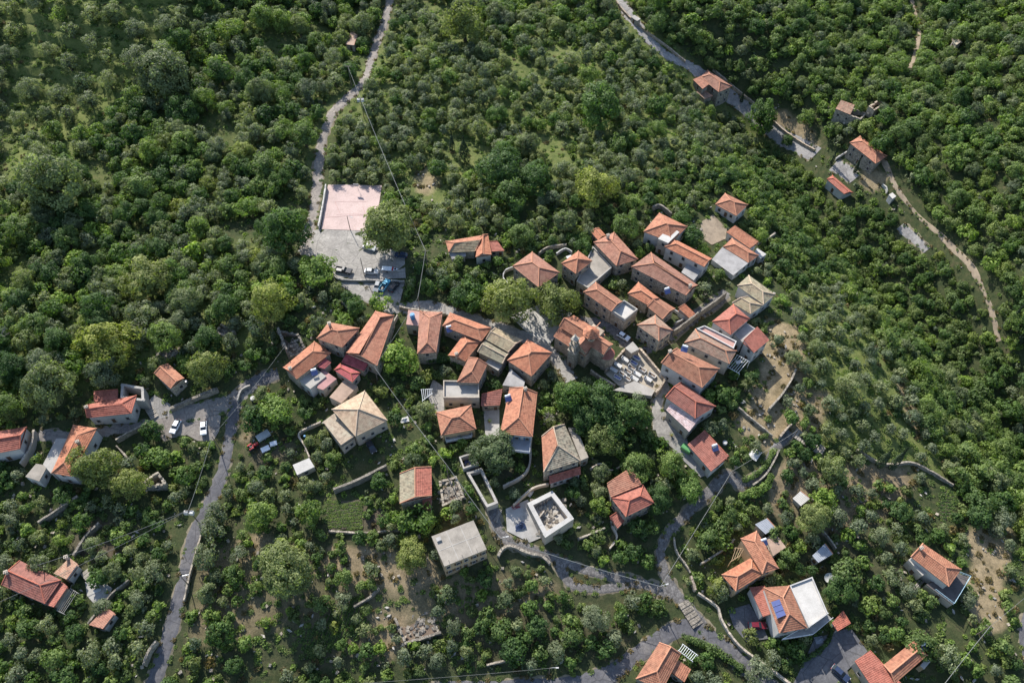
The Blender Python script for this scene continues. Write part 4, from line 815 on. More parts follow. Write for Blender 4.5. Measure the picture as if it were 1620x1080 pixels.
ruin("little ruined chapel beside the half-roofed ruin", [(1374, 168), (1384, 174), (1402, 163), (1390, 157)], 2.6, 'stone_pk', .6, "ruined_chapel", "ruin", .3, 10, 0)
ruin("small concrete yard hut with blue sheeting under the airy grey tree", [(733, 741), (757, 733), (748, 715), (726, 722)], 2.4, 'conc_l', .4, "roofless_hut", "hut", .03, 8, 0, 'pv')
# ------------------------------------------------------------------ cemetery
stone_wall("cemetery wall above the dark green thicket", [(934, 590), (950, 601), (972, 614)], 1.6, .7, 'stone_pk', prot=True)
stone_wall("long coped cemetery wall facing the cemetery house lane", [(1010, 555), (1030, 578), (1051, 603)], 1.6, .7, 'stone_pk')
stone_wall("short cemetery wall meeting the lane at its lowest corner", [(1051, 604), (1045, 616), (1035, 627)], 2.2, .7, 'stone_pk')
stone_wall("inner cemetery wall running from the flat-roofed hut past the church path", [(988, 556), (972, 574), (957, 590)], 1.5, .6, 'stone_pk')
def slab(): 
    z = float(at(1008, 612, 1.4)[2])+1.6; q = [(970, 617), (1031, 626), (1036, 617), (1004, 602)]; c = [unproj_z(p[0], p[1], z) for p in q]; mb = MB(); mb.prism([(float(a), float(b)) for a, b in c], z-4, z)
    t = thing("burial_vault", "broad pale concrete vault roof at the lower end of the cemetery", "vault", (float(c[0][0]), float(c[0][1]), z-1.6)); mb.build("vault_body", M['conc_l'], t, off=tuple(t.location)); protect(q, 3)
slab()
GR = [((989, 571), 'w'), ((977.5, 580), 'w'), ((971, 587.5), 'w'), ((976.5, 599), 'd'), ((985, 594), 'o'), ((993, 589), 'o'), ((999.5, 583), 'o'), ((1007, 568), 'd'), ((1002.5, 576), 'd'), ((1016, 586.5), 'o'), ((1008, 594), 'w'), ((1003.5, 601), 'w'), ((1025, 602), 'w'), ((1031.5, 595), 'o'), ((992, 600), 'o')]
GL = ["white slab tomb nearest the flat-roofed hut", "white slab tomb, second from the hut along the path wall", "white slab tomb, third from the hut along the path wall", "dark-topped grave at the path-wall end of the lowest row", "white-kerbed grave in the middle row, lower end", "white-kerbed grave in the middle row, third up", "white-kerbed grave in the middle row, uppermost", "dark-topped grave highest beside the long coped wall", "dark-topped grave just below the highest one", "large white tomb with raised headstone beside the coped wall", "white slab tomb in the centre of the cemetery", "small white slab tomb next to the vault roof", "broad white slab tomb near the lowest wall corner", "white-kerbed grave closest to the lowest wall corner", "white-kerbed grave between middle row and vault roof"]
for (g, k), lb in zip(GR, GL):
    p = P(*g); p.z += .2; t = thing("grave", lb, "grave", p, "graves in the cemetery", math.radians(-38)); big = .95 if k == 'w' else .85; t.scale = (.9, .85, .8)
    mb = MB()
    if k == 'w':
        mb.abox((0, 0, .35), 1.25*big, .6*big, .55); mb.build("plinth", M['marble'], t); m2 = MB(); m2.abox((0, 0, .96), 1.35*big, .7*big, .06); m2.build("lid", M['marble'], t)
    else:
        for s in (-1, 1): mb.abox((0, s*.55, .3), 1.2, .12, .5); mb.abox((s*1.2, 0, .3), .12, .43, .5)
        mb.build("kerb", M['marble'], t); m2 = MB(); m2.abox((0, 0, .3), 1.08, .43, .42); m2.build("bed", M['pv' if k == 'd' else 'soil'], t)
    m3 = MB(); m3.abox((-1.4*big, 0, .8), .09, .5, .6); m3.abox((-1.4*big, 0, 1.65), .06, .07, .3); m3.abox((-1.4*big, 0, 1.7), .06, .22, .06); m3.build("headstone", M['marble'], t)
# ------------------------------------------------------------------ walls of the village
WL = [("retaining wall of grey stone below the cream house's garden", [(528, 776), (562, 763), (592, 748), (612, 738)], 2.4, .8, 'stone_dk'),
 ("garden wall of the cream house from side gate to white-roofed shed", [(508, 668), (474, 686), (482, 705), (490, 724)], 1.3, .5, 'plaster'),
 ("smooth curved wall hugging the yard of the tall blue-shuttered house", [(839, 697), (838, 735), (828, 752), (812, 762), (796, 770)], 1.5, .7, 'plaster'),
 ("pale curved wall below the slate-roofed house", [(868, 766), (845, 772), (828, 785), (812, 800)], 1.4, .6, 'plaster'),
 ("stone edge wall along the upper road's uphill side", [(1128, 110), (1158, 136), (1200, 170), (1240, 207), (1288, 238)], 1.1, .7, 'stone_pk'),
 ("stone parapet at the top bend of the upper road", [(968, -6), (990, 22), (1022, 50), (1052, 72), (1084, 98)], 1.1, .7, 'stone_pk'),
 ("tall metal-topped wall along the lane side of the ball court", [(516, 294), (511, 325), (504, 360)], 1.6, .5, 'conc_w'),
 ("low pale kerb wall dividing the two levels of the car park", [(529, 437), (541, 443), (590, 444), (640, 446)], .9, .5, 'conc_l'),
 ("long high stone wall along the straight cobbled alley", [(1065, 527), (1082, 515), (1105, 497), (1130, 480), (1148, 466)], 3.0, .6, 'stone_dk'),
 ("inner white-capped garden wall beside the tiny orange roof", [(1060, 486), (1082, 503), (1068, 512)], 1.2, .4, 'white'),
 ("curved dry-stone wall above the young fruit trees", [(788, 880), (795, 868), (810, 864), (835, 875), (858, 880), (870, 892)], 1.3, .9, 'stone'),
 ("retaining wall of the upper bare terrace at the village edge", [(1216, 648), (1234, 628), (1250, 604), (1258, 586)], 1.8, .6, 'stone'),
 ("retaining wall of the lower bare terrace above the stepped path", [(1233, 692), (1243, 680), (1252, 671)], 1.8, .7, 'stone_pk'),
 ("thin garden wall running down beside the bare terraces", [(1168, 645), (1185, 660), (1200, 672), (1222, 690)], 1.0, .4, 'stone'),
 ("field wall under the pair of leaning cypresses", [(1355, 712), (1388, 731), (1412, 735), (1440, 732), (1470, 745), (1508, 768)], 1.3, .5, 'stone'),
 ("shaded lane wall below the red-tiled hamlet house", [(184, 697), (208, 684), (234, 670)], 1.8, .6, 'stone'),
 ("broken garden wall dropping to the roofless stone hut", [(185, 706), (200, 722), (212, 738), (224, 755)], 1.1, .5, 'stone'),
 ("terrace wall in shade below the chimney house, nearest the house", [(62, 828), (92, 808), (125, 786)], 2.2, .7, 'stone_dk'),
 ("terrace wall above the ploughed plot behind the grove house", [(118, 880), (135, 852), (158, 828)], 2.0, .7, 'stone_dk'),
 ("retaining wall beside the left road at its lowest stretch", [(229, 1052), (236, 1032), (249, 1014)], 2.2, .7, 'stone'),
 ("curving yard wall beside the lone pink-tiled shed", [(140, 987), (160, 962), (178, 940), (205, 918)], 1.4, .5, 'stone_dk'),
 ("wall along the left road opposite the transformer pole", [(322, 836), (312, 870), (302, 905), (292, 950)], 1.2, .5, 'stone'),
 ("red-tiled curved wall beside the white-gabled house", [(56, 682), (52, 706), (44, 720), (34, 735)], 2.2, .7, 'plaster'),
 ("stub of stone wall across the shaded junction yard", [(270, 648), (300, 634), (345, 616)], 1.6, 1.2, 'stone_dk'),
 ("white lane wall at the road junction above the fig trees", [(376, 634), (382, 618), (396, 610)], 1.0, .6, 'conc_l'),
 ("weedy wall between the vegetable plot and the lower field", [(520, 840), (575, 843), (632, 838)], .9, .6, 'stone'),
 ("zigzag garden wall above the garden hip-roofed house", [(934, 742), (950, 734), (966, 745), (996, 730)], 1.0, .5, 'plaster'),
 ("long narrow wall in front of the garden hip-roofed house", [(914, 853), (935, 845), (957, 836)], 1.3, .6, 'stone'),
 ("bent wall joining the tiny red porch to the orchard", [(968, 832), (976, 848), (972, 858), (964, 868)], 1.1, .5, 'plaster'),
 ("pale stone edge of the cobbled path under the green hedge", [(1066, 850), (1070, 872), (1084, 892), (1092, 906)], .9, .5, 'stone'),
 ("chunky corner wall where the path forks below the orange villa", [(1092, 912), (1097, 925), (1100, 934)], 1.8, .8, 'stone_pk'),
 ("garden wall of the orange villa curving above the steps", [(1104, 938), (1122, 950), (1136, 962), (1140, 978), (1152, 1000)], 1.2, .5, 'plaster'),
 ("uphill boundary wall of the orange villa", [(1160, 856), (1146, 868), (1126, 882), (1108, 892)], 1.2, .5, 'stone'),
 ("long boundary wall between concrete yard and bend road", [(1152, 1000), (1170, 1022), (1200, 1045), (1232, 1068), (1262, 1092)], 1.2, .6, 'plaster'),
 ("rough wall of the footpath above the stepped path corner", [(1190, 768), (1210, 752), (1225, 728), (1232, 712)], 1.0, .6, 'stone'),
 ("garden wall behind the dark metal shed", [(1290, 830), (1308, 848), (1322, 868)], 1.2, .5, 'stone'),
 ("old stone wall near the car park's lower corner", [(562, 498), (548, 484), (538, 476)], 1.6, .8, 'stone_dk'),
 ("retaining wall along the street behind the blue tank house", [(632, 486), (650, 490), (690, 496), (705, 497)], 1.5, .6, 'stone'),
 ("pale garden wall along the side of the long striped-roof house", [(629, 500), (618, 520), (606, 545)], 1.6, .5, 'plaster'),
 ("long low terrace wall in the green slope beside the bend road", [(770, 1052), (800, 1045), (830, 1040)], 1.2, .6, 'stone'),
 ("terrace wall above the striped vegetable rows", [(560, 960), (585, 945), (600, 930)], 1.2, .6, 'stone_dk'),
 ("stone patio wall behind the big square hip-roofed house", [(852, 402), (868, 392), (896, 388)], 1.3, .6, 'stone'),
 ("white patio wall between the two square hip-roofed houses", [(880, 402), (895, 394), (905, 400)], 1.2, .4, 'white'),
 ("curved white wall at the big square house's entrance", [(812, 424), (800, 428), (796, 440), (804, 450)], 1.3, .4, 'white'),
 ("grey ruined wall on the top edge beside the roof-slab house", [(1032, 330), (1044, 326), (1062, 340)], 1.8, .7, 'stone_dk'),
 ("pale retaining stub in the scrub right of the scrub-edge house", [(1199, 386), (1212, 380), (1226, 370)], 1.2, .6, 'plaster'),
 ("white curved wall ending at the slab-roofed hut", [(1396, 292), (1402, 298), (1403, 305)], 1.0, .5, 'conc_w'),
 ("white-edged drive wall by the first lone cypress", [(1322, 252), (1334, 244), (1344, 238)], 1.0, .5, 'conc_w')]
for a in WL: stone_wall(a[0], a[1], a[2], a[3], a[4], prot=True, hp=a[2]*.6)
# stepped flight at the right end of the path
t = None
def stairs(label, a, b, w_, n, rise=.16, mat='conc'):
    A, B = P(*a), P(*b); d = (B-A); d.z = 0; L = d.length; d.normalize(); s = Vector((-d.y, d.x, 0)); t = thing("stone_steps", label, "steps", A); off = tuple(A); me = None
    for i in range(n):
        p = A+d*(L*(i+.5)/n); z = float(terr(p.x, p.y))+.2+(.05 if i % 2 else 0); m = MB(); m.box((0, 0, 0), d*(L/n/2*.93), s*w_/2, Vector((0, 0, .22))); o = m.build("step", M[mat], t); o.location = (p.x-A.x, p.y-A.y, z-A.z)
    protect([a, b, (b[0]+8, b[1]+12), (a[0]+8, a[1]+12)], 3)
stairs("long flight of shaded steps climbing from the path corner to the olive field", (1256, 684), (1302, 716), 3.2, 14)
stairs("short steps beside the red-tiled hamlet house's yard", (236, 646), (246, 662), 2.2, 6)
stairs("small flight of steps at the stone walled yard", (134, 904), (142, 914), 2.0, 5)
stairs("wide cobbled steps on the path above the bend road", (1104, 990), (1080, 952), 3.0, 9, mat='stone_dk')
# ------------------------------------------------------------------ vehicles
def paint_(n, c): return plain(n, c, .25)
CARP = dict(white=paint_("white_paint", (.75, .76, .78)), black=paint_("black_paint", (.02, .022, .028)), grey=paint_("grey_paint", (.22, .23, .24)), silver=paint_("silver_paint", (.45, .46, .47)), navy=paint_("navy_paint", (.03, .045, .09)), wine=paint_("wine_paint", (.14, .015, .025)), teal=paint_("turquoise_paint", (.10, .36, .50)), red=paint_("red_paint", (.35, .03, .03)))
def wheels(t, L, W_, r=.33, xs=None):
    for x in (xs or (-L*.30, L*.31)):
        for s in (-1, 1):
            m = MB(); m.tube([(x, s*(W_/2-.22), r), (x, s*(W_/2+.0), r)], r, 12); wh = m.build("wheel", M['tyre'], t); m2 = MB(); m2.tube([(x, s*(W_/2), r), (x, s*(W_/2+.02), r)], r*.6, 10); m2.build("rim", M['steel'], wh)
def loft(mb, prof, W_, tuck=.1):
    """side outline (x, z) swept across the width, upper points tucked in"""
    zt = max(p[1] for p in prof)
    S_ = [[Vector((x, s*(W_/2-(tuck*max(0, z-.75)/max(.01, zt-.75))), z)) for x, z in prof] for s in (-1, 1)]
    n = len(prof)
    for i in range(n): mb.face([S_[0][i], S_[0][(i+1) % n], S_[1][(i+1) % n], S_[1][i]])
    mb.face(S_[0][::-1]); mb.face(S_[1])
def lights(t, L, W_, z=.72):
    for s in (-1, 1):
        m = MB(); m.abox((L/2-.04, s*W_*.36, z), .06, .18, .08); m.build("headlight", M['marble'], t); m = MB(); m.abox((-L/2+.03, s*W_*.38, z+.08), .05, .14, .12); m.build("tail_light", CARP['red'], t)
def car(label, px, rz, col, L=4.2, W_=1.75, kind='hatch', group=None):
    p = P(*px); p.z += .2; t = thing("parked_car" if kind != 'pickup' else "pickup_truck", label, "car" if kind != 'pickup' else "pickup", p, group, math.radians(rz)); h = L/2
    b = MB(); g = MB(); f = MB()
    if kind == 'pickup':
        loft(b, [(-h, .45), (h, .40), (h, .85), (h*.96, 1.0), (h*.42, 1.08), (-h*.12, 1.1), (-h*.12, .62), (-h*.94, .62), (-h*.94, .98), (-h, .98)], W_, .06)
        for s in (-1, 1): b.abox((-h*.53, s*(W_/2-.06), .85), h*.42, .06, .22)
        loft(g, [(h*.40, 1.08), (h*.16, 1.55), (-h*.06, 1.57), (-h*.12, 1.08)], W_*.9, .16); f.abox((h*.05, 0, 1.6), h*.13, W_*.34, .04); f2 = MB(); f2.abox((-h*.53, 0, .66), h*.40, W_/2-.14, .03); f2.build("load_bed", M['dark'], t)
    else:
        tail = -h*.97 if kind == 'hatch' else -h*.78
        loft(b, [(-h, .42), (h, .38), (h, .68), (h*.95, .82), (h*.45, .98), (-h*.9, 1.0), (-h, .85)], W_, .05)
        loft(g, [(h*.42, .97), (h*.12, 1.42), (tail*.75, 1.44), (tail, .99)], W_*.93, .2); f.abox(((h*.06+tail*.7)/2, 0, 1.45), (h*.08-tail*.72)/2, W_*.33, .035)
        for x in (h*.0, tail*.42): f.abox((x, W_*.40, 1.2), .05, .03, .23); f.abox((x, -W_*.40, 1.2), .05, .03, .23)
    b.build("body", col, t); g.build("windscreen", M['glass'], t); f.build("roof_panel", col, t); wheels(t, L, W_); lights(t, L, W_)
    protect([(px[0]-12, px[1]-9), (px[0]+12, px[1]-9), (px[0]+12, px[1]+9), (px[0]-12, px[1]+9)], 2); block([(p.x-2.5, p.y-2.5), (p.x+2.5, p.y-2.5), (p.x+2.5, p.y+2.5), (p.x-2.5, p.y+2.5)])
    return t
G1 = "cars parked in the village"
car("white hatchback on the dirt yard, nose towards the garden trees", (279, 677), -103, CARP['white'], 4.3, group=G1); car("white car with dark windscreen nearest the left road", (323.5, 679), -78, CARP['white'], 4.3, group=G1)
car("black double-cab pickup on the car park by the bright green tree", (544, 430), -14, CARP['black'], 5.4, 1.9, 'pickup', G1); car("grey saloon parked next to the black pickup", (588, 432), -4, CARP['silver'], 4.4, kind='saloon', group=G1)
car("turquoise pickup with open empty bed in the row of three", (609, 454), 66, CARP['teal'], 4.8, 1.8, 'pickup', G1); car("dark grey car beside the turquoise pickup, below the kerb wall's middle", (597, 456), -100, CARP['grey'], 4.2, group=G1); car("black car on the outer side of the turquoise pickup", (624, 456), 62, CARP['black'], 4.4, group=G1)
car("old silver car under the round tree by the court", (585, 394), -22, CARP['silver'], 4.4, kind='saloon', group=G1); car("navy car in the tree's shade at the car park edge", (635, 406), 170, CARP['navy'], 4.1, group=G1)
car("small white car squeezed between church and white-terrace house", (986, 534.5), -38, CARP['white'], 3.9, group=G1); car("dark red car in the solar-panel villa's drive", (1197, 990.5), 0, CARP['wine'], 4.5, group=G1); car("dark blue car on the patched concrete yard", (1328, 1066), -46, CARP['navy'], 4.6, group=G1)
car("black car half hidden under plants in the cream house's garden", (588, 709), -58, CARP['black'], 4.0, group=G1)
LM.append(("the car park", 580, 420)); LM.append(("the two white cars", 300, 678))
def boat():
    p = P(617, 429.5); p.z += .2; t = thing("boat_trailer", "white boat with a red stripe on a trailer beside the grey saloon", "boat", p, None, math.radians(-6))
    m = MB(); pr = []
    for i in range(9):
        x = -2.4+i*.62; k = 1-max(0, (i-4)/4.3)**2; pr.append((x, .85*k, .45+.12*max(0, i-4)))
    for (x0, w0, z0), (x1, w1, z1) in zip(pr, pr[1:]):
        for s in (-1, 1): m.face([(x0, s*w0, 1.2), (x1, s*w1, 1.25), (x1, s*w1*.3, z1), (x0, s*w0*.3, z0)])
        m.face([(x0, -w0, 1.2), (x0, w0, 1.2), (x1, w1, 1.25), (x1, -w1, 1.25)]); m.face([(x0, -w0*.3, z0), (x1, -w1*.3, z1), (x1, w1*.3, z1), (x0, w0*.3, z0)])
    m.face([(-2.4, -.85, 1.2), (-2.4, .85, 1.2), (-2.4, .25, .45), (-2.4, -.25, .45)]); m.build("hull", CARP['white'], t); m = MB(); m.abox((1.0, 0, 1.28), .25, .7, .05); m.build("stripe", CARP['red'], t); m = MB(); m.abox((1.8, 0, 1.3), .28, .3, .06); m.build("hatch", M['dark'], t)
    wheels(t, 5, 1.9, .3, (-.8,)); m = MB(); m.tube([(2.2, 0, .4), (3.4, 0, .4)], .05, 5); m.build("drawbar", M['steel'], t); protect([(600, 420), (634, 420), (634, 438), (600, 438)])
boat()
def tractor():
    p = P(402, 708); t = thing("tractor", "red tractor parked in the shade beside the left road", "tractor", p, None, math.radians(38)); m = MB(); m.abox((.7, 0, 1.0), .75, .32, .35); m.abox((-.5, 0, .8), .5, .4, .25); m.build("body", CARP['red'], t)
    for x, r, y in ((-.7, .7, .72), (.95, .42, .6)):
        for s in (-1, 1): m = MB(); m.tube([(x, s*(y-.15), r), (x, s*(y+.15), r)], r, 12); m.build("wheel", M['tyre'], t)
    for s in (-1, 1): m = MB(); m.abox((-.7, s*.72, 1.46), .6, .2, .04); m.build("mudguard", CARP['red'], t)
    m = MB(); m.abox((-.6, 0, 1.2), .25, .25, .06); m.abox((-.85, 0, 1.45), .06, .25, .25); m.build("seat", M['dark'], t); m = MB(); m.tube([(1.0, .2, 1.3), (1.0, .2, 2.0)], .05, 5); m.build("exhaust", M['steel'], t); LM.append(("the red tractor", 402, 708)); protect([(392, 698), (412, 698), (412, 718), (392, 718)], 2)
tractor()
def cart(label, px, rz, mat, L, W_, H_):
    p = P(*px); t = thing("farm_trailer", label, "trailer", p, None, math.radians(rz)); m = MB(); m.abox((0, 0, .6+H_/2), L/2, W_/2, H_/2); m.build("box", mat, t); m = MB(); m.abox((0, 0, .6+H_+.04), L/2+.05, W_/2+.05, .04); m.build("cover", mat, t); wheels(t, L, W_, .32, (0,)); m = MB(); m.tube([(L/2, 0, .5), (L/2+1.1, 0, .5)], .05, 5); m.build("drawbar", M['steel'], t); protect([(px[0]-9, px[1]-7), (px[0]+9, px[1]-7), (px[0]+9, px[1]+7), (px[0]-9, px[1]+7)], 2)
cart("long grey covered farm trailer beside the red tractor", (418, 692), 38, CARP['silver'], 3.6, 1.8, .9); cart("low white flat trailer below the grey covered trailer", (421, 712), 30, CARP['white'], 2.2, 1.5, .25)
cart("small white and red cart at the garden edge by the tractor", (434, 704), 20, CARP['white'], 1.8, 1.2, .5)
def bin_(label, px, rz, mat, L=2.2, W_=1.3, H_=1.2):
    p = P(*px); p.z += .2; t = thing("skip_bin", label, "bin", p, None, math.radians(rz)); m = MB(); m.abox((0, 0, H_/2+.1), L/2, W_/2, H_/2); m.build("bin_body", mat, t); m = MB()
    for k in range(5): a0, a1 = math.pi*k/5, math.pi*(k+1)/5; m.face([(-L/2, -W_/2*math.cos(a0), H_+.1+.3*math.sin(a0)), (L/2, -W_/2*math.cos(a0), H_+.1+.3*math.sin(a0)), (L/2, -W_/2*math.cos(a1), H_+.1+.3*math.sin(a1)), (-L/2, -W_/2*math.cos(a1), H_+.1+.3*math.sin(a1))])
    m.build("bin_lid", mat, t)
bin_("green lidded bin on the paved yard by the long red outbuilding", (1085, 712), -40, plain("bin_green", (.10, .28, .10), .4), 2.8, 1.8)
# ------------------------------------------------------------------ roof tanks, dishes, solar panels
def on_roof(px, py, h): x, y, z = at(px, py, h); return Vector((float(x), float(y), float(z)+h))
def heater(label, px, h, rz=200):
    p = on_roof(*px, h); t = thing("water_heater", label, "water heater", p, "rooftop water heaters", math.radians(rz)); m = MB(); m.tube([(-.75, 0, 1.1), (.75, 0, 1.1)], .32, 10); m.build("tank", M['rail'], t); m = MB(); m.face([(-.9, .15, .95), (.9, .15, .95), (.9, 1.3, .1), (-.9, 1.3, .1)]); m.face([(-.9, .15, .9), (-.9, 1.3, .05), (.9, 1.3, .05), (.9, .15, .9)]); m.build("panel", M['pv'], t); m = MB()
    for s in (-.7, .7): m.tube([(s, .05, 0), (s, .05, .95)], .03, 4); m.tube([(s, 1.25, 0), (s, 1.25, .15)], .03, 4)
    m.build("stand", M['steel'], t)
heater("water heater on the grey terrace beside the orange ridge-roofed house", (497, 588), 4.1); heater("water heater on the broad orange street house's back yard roof", (710, 520), 4.0); heater("water heater beside the tall blue-shuttered house's roof edge", (803, 629), 7.2); heater("water heater with white panel on the longest orange-roofed house", (1054, 460), 5.2); heater("water heater on the long house beside the cemetery", (1083, 551), 8.4, 160); heater("water heater on the red outbuilding's lower roof", (1129, 707), 4.2)
heater("water heater behind the orange villa's far roof", (1206, 856), 4.5); heater("water heater behind the yard-edge houses", (1459, 1020), 3.0)
def tank():
    p = on_roof(653, 503, 4.45); t = thing("water_tank", "bright blue round water tank on the pink flat terrace", "water tank", p); m = MB(); m.tube([(0, 0, 0), (0, 0, 1.7)], .72, 14); m.build("barrel", plain("tank_blue", (.05, .22, .42), .35), t); m = MB(); m.tube([(0, 0, 1.7), (0, 0, 1.85)], .5, 12); m.build("lid", bpy.data.materials["tank_blue"], t)
    for z in (.5, 1.1): m = MB(); m.tube([(0, 0, z), (0, 0, z+.08)], .76, 14); m.build("hoop", bpy.data.materials["tank_blue"], t)
tank()
def solar():
    q = [(1220, 951.5), (1230, 978), (1243, 973), (1232.5, 947.5)]; z = float(at(1231, 963, 7.2)[2])+7.6; c = [Vector((*map(float, unproj_z(a, b, z)), z)) for a, b in q]; ctr = sum(c, Vector())/4
    t = thing("solar_panel", "tilted solar array of three panels on the solar-panel villa's roof", "solar panel", ctr)
    for k in range(3):
        a = [c[0].lerp(c[1], (k+.04)/3), c[0].lerp(c[1], (k+.96)/3), c[3].lerp(c[2], (k+.96)/3), c[3].lerp(c[2], (k+.04)/3)]; m = MB(); m.prism([(p.x-ctr.x, p.y-ctr.y) for p in a], -.05, [.12, .12, .3, .3]); m.build("panel", M['pv'], t)
    m = MB()
    for a, b in ((c[0], c[1]), (c[3], c[2])): m.tube([a-ctr+Vector((0, 0, -.1)), b-ctr+Vector((0, 0, -.1))], .07, 5)
    for p in c: m.tube([p-ctr-Vector((0, 0, 1.4)), p-ctr], .04, 4)
    m.build("frame", M['steel'], t)
solar()
def dish():
    p = P(1306, 920); t = thing("satellite_dish", "big white round dish aerial on a post behind the white villa terrace", "satellite dish", p); m = MB(); Z = Vector((-.2, -.35, .9)).normalized(); A = Z.cross(Vector((1, 0, 0))).normalized(); B = Z.cross(A); C = Vector((0, 0, 3.0))
    rg = [[C+(A*math.cos(k*math.pi/8)+B*math.sin(k*math.pi/8))*r+Z*(r*r*.22) for k in range(16)] for r in (.05, .5, .9, 1.25)]
    for a, b in zip(rg, rg[1:]):
        for k in range(16): m.face([a[k], a[(k+1) % 16], b[(k+1) % 16], b[k]])
    m.build("reflector", M['marble'], t); m = MB(); m.tube([(0, 0, -.3), (0, 0, 3)], .07, 6); m.build("post", M['steel'], t); m = MB(); m.tube([C+A*1.2, C+Z*1.2], .03, 4); m.tube([C+Z*1.1, C+Z*1.3], .1, 6); m.build("receiver_arm", M['steel'], t); protect([(1296, 905), (1318, 905), (1318, 926), (1296, 926)])
dish()
def pergola(label, q, h, nb=6, mat='rail'):
    c = np.mean(q, 0); z = float(at(c[0], c[1], h)[2])+h; cn = [Vector((*map(float, unproj_z(a, b, z)), z)) for a, b in q]; ctr = sum(cn, Vector())/4; t = thing("pergola", label, "pergola", (ctr.x, ctr.y, float(terr(ctr.x, ctr.y)))); off = tuple(t.location)
    for p in cn: m = MB(); m.tube([(p.x, p.y, float(terr(p.x, p.y))-.3), p], .08, 5); m.build("post", M[mat], t, off=off)
    for a, b in ((0, 1), (3, 2)): m = MB(); m.tube([cn[a], cn[b]], .07, 5); m.build("rail", M[mat], t, off=off)
    for k in range(nb): m = MB(); m.tube([cn[0].lerp(cn[1], (k+.3)/nb)+Vector((0, 0, .1)), cn[3].lerp(cn[2], (k+.3)/nb)+Vector((0, 0, .1))], .055, 5); m.build("beam", M[mat], t, off=off)
pergola("white beamed pergola on the stone yard below the hedge", [(668, 634), (684, 622), (684, 615), (666, 616)], 2.6); pergola("beamed pergola over the terrace of the faded orange house", [(1150, 580), (1170, 591), (1186, 572), (1166, 561)], 3.2); pergola("bare beam frame on the end terrace of the long red grove house", [(90, 965), (102, 971), (124, 938), (111, 930)], 2.8, 5, 'conc_l'); pergola("thin beam frame beside the orange villa's front wing", [(1156, 888), (1172, 878), (1180, 868), (1163, 866)], 3.4, 4, 'ochre'); pergola("slatted pergola on the road-bend house's side", [(1073, 1028), (1096, 1046), (1104, 1036), (1080, 1018)], 2.8, 8)
# ------------------------------------------------------------------ court, poles, cables
def court_lines():
    m = surf("worn_line", (.42, .27, .25), .2); L = [[(530, 320), (580, 320)], [(530, 320), (538, 338)], [(574, 327), (578, 340)], [(532, 340), (578, 340)], [(515, 345), (596, 341)]]
    mb = MB()
    for a, b in L:
        A, B = P(*a), P(*b); n = max(2, int((B-A).length)); d = (B-A).normalized(); s = Vector((-d.y, d.x, 0))*.07
        for i in range(n):
            p, q = A.lerp(B, i/n), A.lerp(B, (i+1)/n); g = lambda v: Vector((v.x, v.y, float(terr(v.x, v.y))+.23)); mb.face([g(p-s), g(q-s), g(q+s), g(p+s)])
    o = mb.build("court_marking", m); o['kind'] = 'structure'
court_lines(); LM.append(("the ball court", 556, 330)); LM.append(("the upper lane", 520, 190)); LM.append(("the upper road", 1200, 180))
def hoop():
    p = P(567, 301); t = thing("basketball_hoop", "basketball hoop with white backboard at the woodland end of the court", "basketball hoop", p); m = MB(); m.tube([(0, 0, -.2), (0, 0, 2.6), (-.2, -1.0, 3.2)], .1, 6); m.build("post", M['steel'], t); m = MB(); m.abox((-.2, -1.05, 3.4), .9, .04, .55); m.build("backboard", M['marble'], t); m = MB(); m.tube([(-.2+.24*math.cos(k*math.pi/5), -1.35+.24*math.sin(k*math.pi/5), 3.05) for k in range(11)], .02, 4); m.build("rim", CARP['red'], t)
hoop()
TOPS = {}
def pole(key, label, px, h, lamp=None, arm=True, name="utility_pole", box=False):
    p = P(px[0], px[1], h); t = thing(name, label, "pole" if name == "utility_pole" else "street lamp", p, None, R.uniform(-.5, .5)); m = MB(); m.tube([(0, 0, -.5), (0, 0, h)], .14, 7, .09); m.build("shaft", M['pole'], t)
    if arm: m = MB(); m.abox((0, 0, h-.35), .9, .06, .06); m.build("crossarm", M['pole'], t); [ (lambda mm: (mm.tube([(s, 0, h-.28), (s, 0, h-.08)], .05, 5), mm.build("insulator", M['marble'], t)))(MB()) for s in (-.8, 0, .8)]
    if box:
        for s in (-.75, .65): m = MB(); m.abox((s, -.4, h-1.0), .5, .42, .55); m.build("transformer", M['marble'], t)
    if lamp: m = MB(); m.tube([(0, 0, h-.1), (lamp*.6, 0, h+.35), (lamp*1.5, 0, h+.3)], .05, 5); m.build("lamp_arm", M['steel'], t); m = MB(); m.abox((lamp*1.7, 0, h+.27), .35, .14, .07); m.build("lamp_head", M['marble'], t)
    TOPS[key] = Vector((p.x, p.y, p.z+h-.1)); return t
pole('a', "pole in the woodland beside the upper lane's bend", (550, 104), 9); pole('b', "pole carrying a big white box by the upper lane", (570, 154), 9, box=True); pole('c', "pole with white crossarm above the tan-and-orange house's yard", (673, 396), 9); pole('d', "leaning street pole on the slope below the car park", (661, 470), 8, arm=False); pole('e', "pole rising from the car park's lower level", (570, 408), 8.5, arm=False); pole('f', "lamp post at the open edge of the ball court", (549, 342), 6.5, lamp=1, arm=False, name="street_lamp")
pole('g', "stub pole on the yellow grass beside the red courtyard wall", (592, 580), 8, arm=False); pole('h', "pole beside the tumbled pale foundations", (706, 734), 8, arm=False); pole('i', "pole at the path corner by the bare concrete-roofed house", (792, 851), 8, lamp=1); pole('j', "tall pole where the cobbled path forks", (1045, 927), 9, lamp=1); pole('k', "pole behind the long red outbuilding", (1158, 745), 8); pole('l', "pole on the stepped path beside the olive field", (1262, 680), 8, arm=False)
